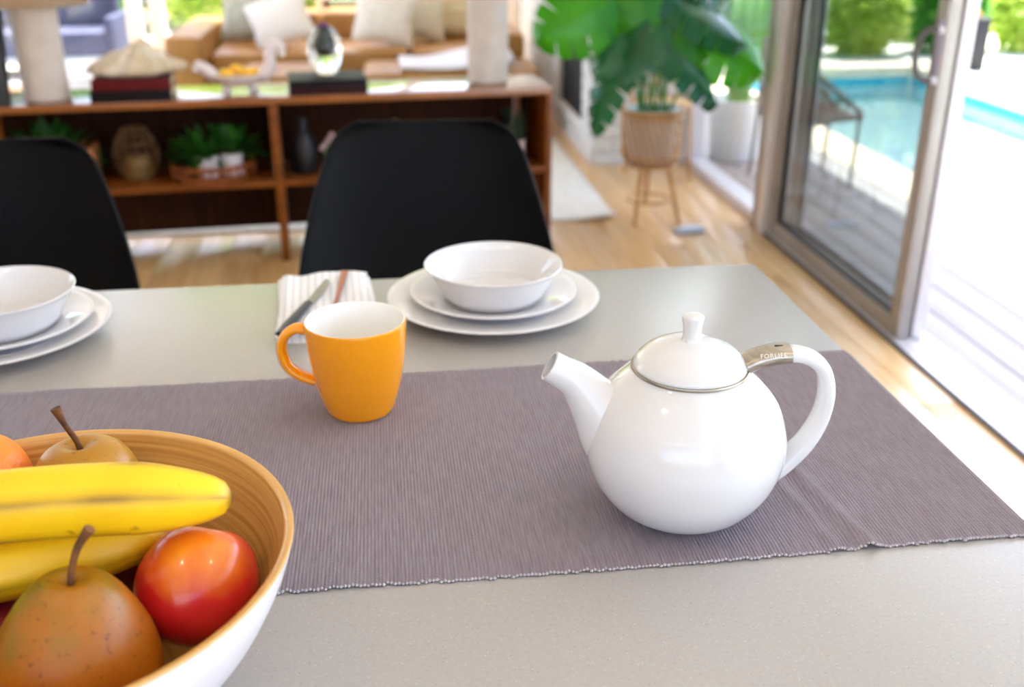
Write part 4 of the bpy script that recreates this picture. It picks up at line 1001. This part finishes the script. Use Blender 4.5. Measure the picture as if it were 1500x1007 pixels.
for ly_ in range(4):
    nxn, nyn = 30, 24; z0 = .0005 + ly_*.0030; dx = (.0, .002, -.0015, .001)[ly_]; dy = (.0, .003, .001, .004)[ly_]
    vs = []; fs = []
    hw, hl = .0585 - (.0 if ly_ < 3 else .002), .103
    for sd in (0, 1):
        for j in range(nyn+1):
            for i in range(nxn+1):
                u_ = -1+2*i/nxn; v_ = -1+2*j/nyn
                e = max(0, 1 - max(abs(u_), abs(v_))**14)
                x = u_*hw + dx + .010*v_*(1 if u_ > 0 else .3)*0 + .002*math.sin(v_*3+ly_); y = v_*hl + dy + .0025*math.sin(u_*4+ly_*2)
                wv = (.0012*(math.sin(u_*7 + ly_)+1)*(ly_/3) + (.003*max(0, abs(v_)-.5)*(1+math.sin(u_*5+1)))*(ly_/3))*max(0, (1-abs(u_)**6))
                vs.append((x, y, z0 + wv + (.0026*e if sd else .0)))
    N = (nxn+1)*(nyn+1)
    for sd in (0, 1):
        for j in range(nyn):
            for i in range(nxn):
                a = sd*N + j*(nxn+1)+i; q = (a, a+1, a+nxn+2, a+nxn+1); fs.append(q if sd else tuple(reversed(q)))
    mesh_obj('fold', vs, fs, nm, nk)
kn = thing('table_knife', 'steel table knife with dark handle lying on the striped napkin', 'knife', (-.103, 1.212, TZ+.0165), math.radians(-14))
kv = []; kf = []
out = [(.0, -.0), (.009, .0), (.0115, .03), (.011, .06), (.008, .082), (.003, .094), (.0, .096)]
for z_ in (0, .0012): kv += [(x-.005, y, z_) for x, y in out]
nn = len(out); kf = [tuple(reversed(range(nn))), tuple(range(nn, 2*nn))] + [(i, (i+1) % nn, nn+(i+1) % nn, nn+i) for i in range(nn)]
mesh_obj('blade', kv, kf, mat('knife_steel', '#8f9488', 0.18, metal=1.0), kn, smooth=False)
MB().tube([(-.001, .004, .002), (-.001, -.03, .0024), (-.002, -.07, .0024), (-.002, -.098, .0022)], [(.003, .0055), (.0034, .0068), (.0036, .0078), (.003, .007)], 12).build('handle', mat('dark_handle', '#23262a', 0.35), kn)
fk = thing('fork', 'copper toned fork lying on the striped napkin beside the knife', 'fork', (-.064, 1.285, TZ+.0168), math.radians(-4))
fork_refl = mat('copper', '#a5583c', 0.28, metal=0.85)  # coppery colour paints an orange reflection of wood onto the cutlery
MB().tube([(0, .045, .0015), (0, .0, .0018), (0, -.05, .0016), (0, -.085, .002)], [(.0014, .0052), (.0014, .0042), (.0014, .0028), (.0014, .0034)], 12).build('handle', fork_refl, fk)
MB().tube([(0, -.082, .002), (0, -.095, .0015), (0, -.108, .0012)], [(.0012, .004), (.0012, .010), (.0012, .0105)], 12).build('neck', fork_refl, fk)
for i in range(4): MB().tube([(-.0078+.0052*i, -.106, .0013), (-.0078+.0052*i, -.13, .0004), (-.0074+.005*i, -.148, .0018)], [.0014, .0013, .0007], 6).build('tine', fork_refl, fk)

# ------------------------------------------------------------------ fruit bowl
FB = (-.222, .549)
bamboo = mat('spun_bamboo', '#e2b36a', 0.32, col2='#b8813a', nscale=3.0, nstretch=(1.6, 1.6, 130), lo=.3, hi=.7, coat=0.4, detail=6)
fbw = thing('fruit_bowl', 'wide bowl, white lacquer outside and honey bamboo inside, full of fruit', 'bowl', (*FB, TZ), 0)
outp = spline([(0, .0), (.050, .0), (.066, .004), (.098, .025), (.127, .058), (.146, .093), (.1545, .118)], 6)
MB().lathe([(max(r, 0), z) for r, z in outp] + [(.1548, .1195)], 96).build('lacquered_outside', mat('white_lacquer', '#eceaf0', 0.25), fbw)
inp = [(.1548, .1195), (.1540, .1210), (.1515, .1212), (.1490, .1195)] + spline([(.1478, .116), (.139, .092), (.120, .058), (.092, .028), (.062, .011), (.045, .008), (0, .008)], 6)
MB().lathe([(max(r, 0), z) for r, z in inp], 96).build('bamboo_inside', bamboo, fbw)

def banana(label, path, rad, seed, rot=0.0):
    t = thing('banana', label, 'banana', path[2])
    P = spline([tuple(Vector(q) - Vector(path[2])) for q in path], 10); m_ = len(P)
    R_ = []
    for i in range(m_):
        f = i/(m_-1)
        r = rad*(min(1, (1-f)/.17 + .012))**.42 * min(1, .42 + f*4.5)
        R_.append(r)
    b = MB(); n = 30
    b.tube(P, R_, n, sec=lambda a, i: 1 + .05*abs(math.cos(2.5*(a+rot)))**3 - .02, up=(0, 0, 1))
    o = b.build('peel', None, t)
    at = o.data.attributes.new('ridge', 'FLOAT', 'POINT'); at2 = o.data.attributes.new('tip', 'FLOAT', 'POINT')
    va = []; vb = []
    for i in range(m_):
        for k in range(n):
            a = 2*PI*k/n; va.append(abs(math.cos(2.5*(a+rot)))**14); f = i/(m_-1); vb.append(max(0, (f-.965)/.035))
    at.data.foreach_set('value', va); at2.data.foreach_set('value', vb)
    mm = bpy.data.materials.new('banana_peel'); mm.use_nodes = True; nn_ = mm.node_tree.nodes; ll = mm.node_tree.links; p_ = nn_['Principled BSDF']
    p_.inputs['Roughness'].default_value = .42
    def N(t_): return nn_.new(t_)
    tc = N('ShaderNodeTexCoord'); nz = N('ShaderNodeTexNoise'); nz.inputs['Scale'].default_value = 70; nz.inputs['Detail'].default_value = 6; ll.new(tc.outputs['Object'], nz.inputs['Vector'])
    nz2 = N('ShaderNodeTexNoise'); nz2.inputs['Scale'].default_value = 9; ll.new(tc.outputs['Object'], nz2.inputs['Vector'])
    base = N('ShaderNodeValToRGB'); base.color_ramp.elements[0].position = .35; base.color_ramp.elements[0].color = (*lin('#fbd216'), 1); base.color_ramp.elements[1].position = .7; base.color_ramp.elements[1].color = (*lin('#f3bf0c'), 1)
    ll.new(nz2.outputs[0], base.inputs[0])
    sp_ = N('ShaderNodeValToRGB'); sp_.color_ramp.elements[0].position = .66; sp_.color_ramp.elements[1].position = .74; ll.new(nz.outputs[0], sp_.inputs[0])
    at_n = N('ShaderNodeAttribute'); at_n.attribute_name = 'ridge'; at_t = N('ShaderNodeAttribute'); at_t.attribute_name = 'tip'
    rr = N('ShaderNodeMath'); rr.operation = 'MULTIPLY'; ll.new(at_n.outputs['Fac'], rr.inputs[0])
    st = N('ShaderNodeValToRGB'); st.color_ramp.elements[0].position = .42; st.color_ramp.elements[1].position = .6; ll.new(nz2.outputs[0], st.inputs[0]); ll.new(st.outputs[0], rr.inputs[1])
    r2 = N('ShaderNodeMath'); r2.operation = 'MULTIPLY'; r2.inputs[1].default_value = .85; ll.new(rr.outputs[0], r2.inputs[0])
    s2 = N('ShaderNodeMath'); s2.operation = 'MULTIPLY'; s2.inputs[1].default_value = .55; ll.new(sp_.outputs[0], s2.inputs[0])
    mxv = N('ShaderNodeMath'); mxv.operation = 'MAXIMUM'; ll.new(r2.outputs[0], mxv.inputs[0]); ll.new(s2.outputs[0], mxv.inputs[1])
    mx2 = N('ShaderNodeMath'); mx2.operation = 'MAXIMUM'; ll.new(mxv.outputs[0], mx2.inputs[0]); ll.new(at_t.outputs['Fac'], mx2.inputs[1])
    mix = N('ShaderNodeMix'); mix.data_type = 'RGBA'; ll.new(mx2.outputs[0], mix.inputs['Factor']); ll.new(base.outputs[0], mix.inputs['A']); mix.inputs['B'].default_value = (*lin('#6b430f'), 1)
    ll.new(mix.outputs['Result'], p_.inputs['Base Color']); o.data.materials.append(mm)
    d0 = Vector(P[0]); d1 = (Vector(P[0]) - Vector(P[2])).normalized()
    MB().tube([d0 - d1*.002, d0 + d1*.012, d0 + d1*.026], [R_[0]*.98, rad*.36, rad*.40], 12).build('stalk', mat('banana_stalk', '#a79a2a', 0.5, col2='#6b5216', nscale=30), t)
    return t
banana('yellow banana lying across the top of the fruit', [(-.385, .592, 1.032), (-.320, .568, 1.058), (-.250, .552, 1.070), (-.180, .552, 1.0715), (-.1035, .563, 1.060)], .0215, 1, .25)
banana('yellow banana tucked under the other one', [(-.370, .590, 1.000), (-.320, .566, 1.014), (-.268, .553, 1.023), (-.215, .560, 1.027), (-.150, .585, 1.024)], .0195, 2, .9)

def fruit(name, label, cat, loc, prof, m, stem=None, rot=(0, 0, 0), fn=None, stem_m=None):
    t = thing(name, label, cat, loc); t.rotation_euler = rot
    MB().lathe([(max(r, 0), z) for r, z in prof], 56, fn=fn).build('flesh', m, t, auto=80)
    if stem: MB().tube(spline(stem[0], 5), stem[1], 10).build('stem', stem_m, t)
    return t
def fr_mat(name, c1, c2, c3=None, axis=2, lo=-.03, hi=.03, rough=.35, speck=None, nsc=14, amt=.5, coat=0.0, bump=0.0):
    """two-tone skin blended along one of the fruit's own axes, broken by noise, plus specks"""
    m = bpy.data.materials.new(name); m.use_nodes = True; n = m.node_tree.nodes; l = m.node_tree.links; p_ = n['Principled BSDF']
    p_.inputs['Roughness'].default_value = rough; p_.inputs['Coat Weight'].default_value = coat; p_.inputs['Subsurface Weight'].default_value = .05; p_.inputs['Subsurface Scale'].default_value = .005
    tc = n.new('ShaderNodeTexCoord'); dt = n.new('ShaderNodeVectorMath'); dt.operation = 'DOT_PRODUCT'; dt.inputs[1].default_value = Vector(axis).normalized() if not isinstance(axis, int) else [(1, 0, 0), (0, 1, 0), (0, 0, 1)][axis]
    l.new(tc.outputs['Object'], dt.inputs[0])
    mr = n.new('ShaderNodeMapRange'); mr.inputs[1].default_value = lo; mr.inputs[2].default_value = hi; l.new(dt.outputs['Value'], mr.inputs[0])
    nz = n.new('ShaderNodeTexNoise'); nz.inputs['Scale'].default_value = nsc; nz.inputs['Detail'].default_value = 5; l.new(tc.outputs['Object'], nz.inputs['Vector'])
    ad = n.new('ShaderNodeMath'); ad.operation = 'MULTIPLY_ADD'; ad.inputs[1].default_value = amt; l.new(nz.outputs[0], ad.inputs[0])
    sb = n.new('ShaderNodeMath'); sb.operation = 'SUBTRACT'; sb.inputs[1].default_value = amt*.5; l.new(mr.outputs[0], sb.inputs[0]); l.new(sb.outputs[0], ad.inputs[2])
    rp = n.new('ShaderNodeValToRGB'); rp.color_ramp.elements[0].color = (*lin(c1), 1); rp.color_ramp.elements[1].color = (*lin(c2), 1)
    if c3: e = rp.color_ramp.elements.new(.5); e.color = (*lin(c3), 1)
    l.new(ad.outputs[0], rp.inputs[0]); outc = rp.outputs[0]
    if speck:
        vn = n.new('ShaderNodeTexNoise'); vn.inputs['Scale'].default_value = 260; vn.inputs['Detail'].default_value = 2; l.new(tc.outputs['Object'], vn.inputs['Vector'])
        vr = n.new('ShaderNodeValToRGB'); vr.color_ramp.elements[0].position = .62; vr.color_ramp.elements[1].position = .72; l.new(vn.outputs[0], vr.inputs[0])
        mx = n.new('ShaderNodeMix'); mx.data_type = 'RGBA'; sc = n.new('ShaderNodeMath'); sc.operation = 'MULTIPLY'; sc.inputs[1].default_value = .6; l.new(vr.outputs[0], sc.inputs[0])
        l.new(sc.outputs[0], mx.inputs['Factor']); l.new(outc, mx.inputs['A']); mx.inputs['B'].default_value = (*lin(speck), 1); outc = mx.outputs['Result']
    l.new(outc, p_.inputs['Base Color'])
    if bump:
        vb = n.new('ShaderNodeTexNoise'); vb.inputs['Scale'].default_value = 320; l.new(tc.outputs['Object'], vb.inputs['Vector'])
        bp = n.new('ShaderNodeBump'); bp.inputs['Strength'].default_value = bump; bp.inputs['Distance'].default_value = .002; l.new(vb.outputs[0], bp.inputs['Height']); l.new(bp.outputs[0], p_.inputs['Normal'])
    return m
stem_m = mat('fruit_stem', '#7a4c22', 0.7, col2='#4c2c14', nscale=120)
pear_p = spline([(0, -.044), (.014, -.046), (.031, -.042), (.0435, -.027), (.0468, -.010), (.0428, .010), (.0335, .028), (.0235, .0415), (.0150, .0475), (.007, .0465), (0, .0425)], 5)
fruit('pear', 'fat russet brown pear with upright stem at the bowl front', 'pear', (-.1885, .497, 1.004), pear_p,
      fr_mat('russet_pear', '#9e520a', '#7a6812', '#a8640c', axis=(-.5, .2, .8), lo=-.03, hi=.05, rough=.36, speck='#4d2c0c', amt=1.3, nsc=30),
      ([(0, 0, .040), (.001, .001, .052), (.005, .001, .066), (.0125, .0, .078)], [.0026, .0024, .0022, .0021, .0021, .002, .002, .002, .002, .0021, .0022, .0023, .0025, .0028, .0031, .0033]), (-.12, .06, 0), stem_m=stem_m)
nect_p = spline([(0, .030), (.006, .0325), (.016, .0345), (.028, .0265), (.0365, .010), (.0378, -.006), (.032, -.024), (.018, -.035), (0, -.0375)][::-1], 5)
from mathutils import Euler
NR = (-.55, .40, .2); NA = Euler(NR).to_matrix().transposed() @ Vector((.10, -.30, .93))
fruit('nectarine', 'shiny red nectarine with a yellow blush by the bowl rim', 'nectarine', (-.129, .553, 1.005), nect_p,
      fr_mat('nectarine_skin', '#96081e', '#f49a0c', '#cc1c22', axis=tuple(NA), lo=-.006, hi=.046, rough=.26, amt=.55, nsc=30, coat=.3), None, NR,
      fn=lambda a, z: 1 - .045*math.exp(-((a-1.6)/.16)**2))
fruit('nectarine', 'dark red nectarine half hidden under the lower banana', 'nectarine', (-.176, .622, .985), nect_p,
      fr_mat('dark_nectarine', '#4a0d10', '#7a2a14', axis=(0, 0, 1), rough=.3), None, (.3, -.2, 2.0))
apple_p = spline([(0, -.030), (.012, -.034), (.027, -.026), (.0355, -.006), (.034, .012), (.026, .026), (.014, .032), (.006, .030), (0, .026)], 5)
fruit('pear', 'round golden pear with a dark stem behind the bananas', 'pear', (-.216, .652, 1.024), apple_p,
      fr_mat('golden_pear', '#96600f', '#b07c1a', '#a06e14', axis=(.3, 0, 1), rough=.35, speck='#6d4416'),
      ([(0, 0, .022), (-.001, 0, .034), (-.006, -.001, .048), (-.0095, -.001, .0605)], [.0020]*11 + [.0023, .0026, .003, .0034, .0036]), (-.05, -.05, 0), stem_m=stem_m)
fruit('orange', 'bright dimpled orange at the far side of the bowl', 'orange', (-.290, .655, 1.028), spline([(0, -.036), (.014, -.034), (.030, -.022), (.0368, 0), (.030, .022), (.014, .034), (0, .0355)], 5),
      fr_mat('orange_peel', '#f0650c', '#f78a1c', axis=(0, 0, 1), rough=.4, bump=.5), None)
fruit('plum', 'dark purple red plum behind the russet pear', 'plum', (-.250, .545, .976), spline([(0, -.032), (.014, -.030), (.027, -.018), (.031, 0), (.027, .017), (.014, .0275), (0, .028)], 5),
      fr_mat('plum_skin', '#4c0f1c', '#7d1c2a', axis=(0, 0, 1), rough=.3), None)
fruit('plum', 'reddish brown plum beside the russet pear at the bowl wall', 'plum', (-.270, .500, 1.000), spline([(0, -.034), (.014, -.032), (.029, -.020), (.034, 0), (.029, .019), (.014, .031), (0, .032)], 5),
      fr_mat('red_plum', '#7a1a18', '#a84a22', axis=(.3, 0, 1), rough=.32), None)
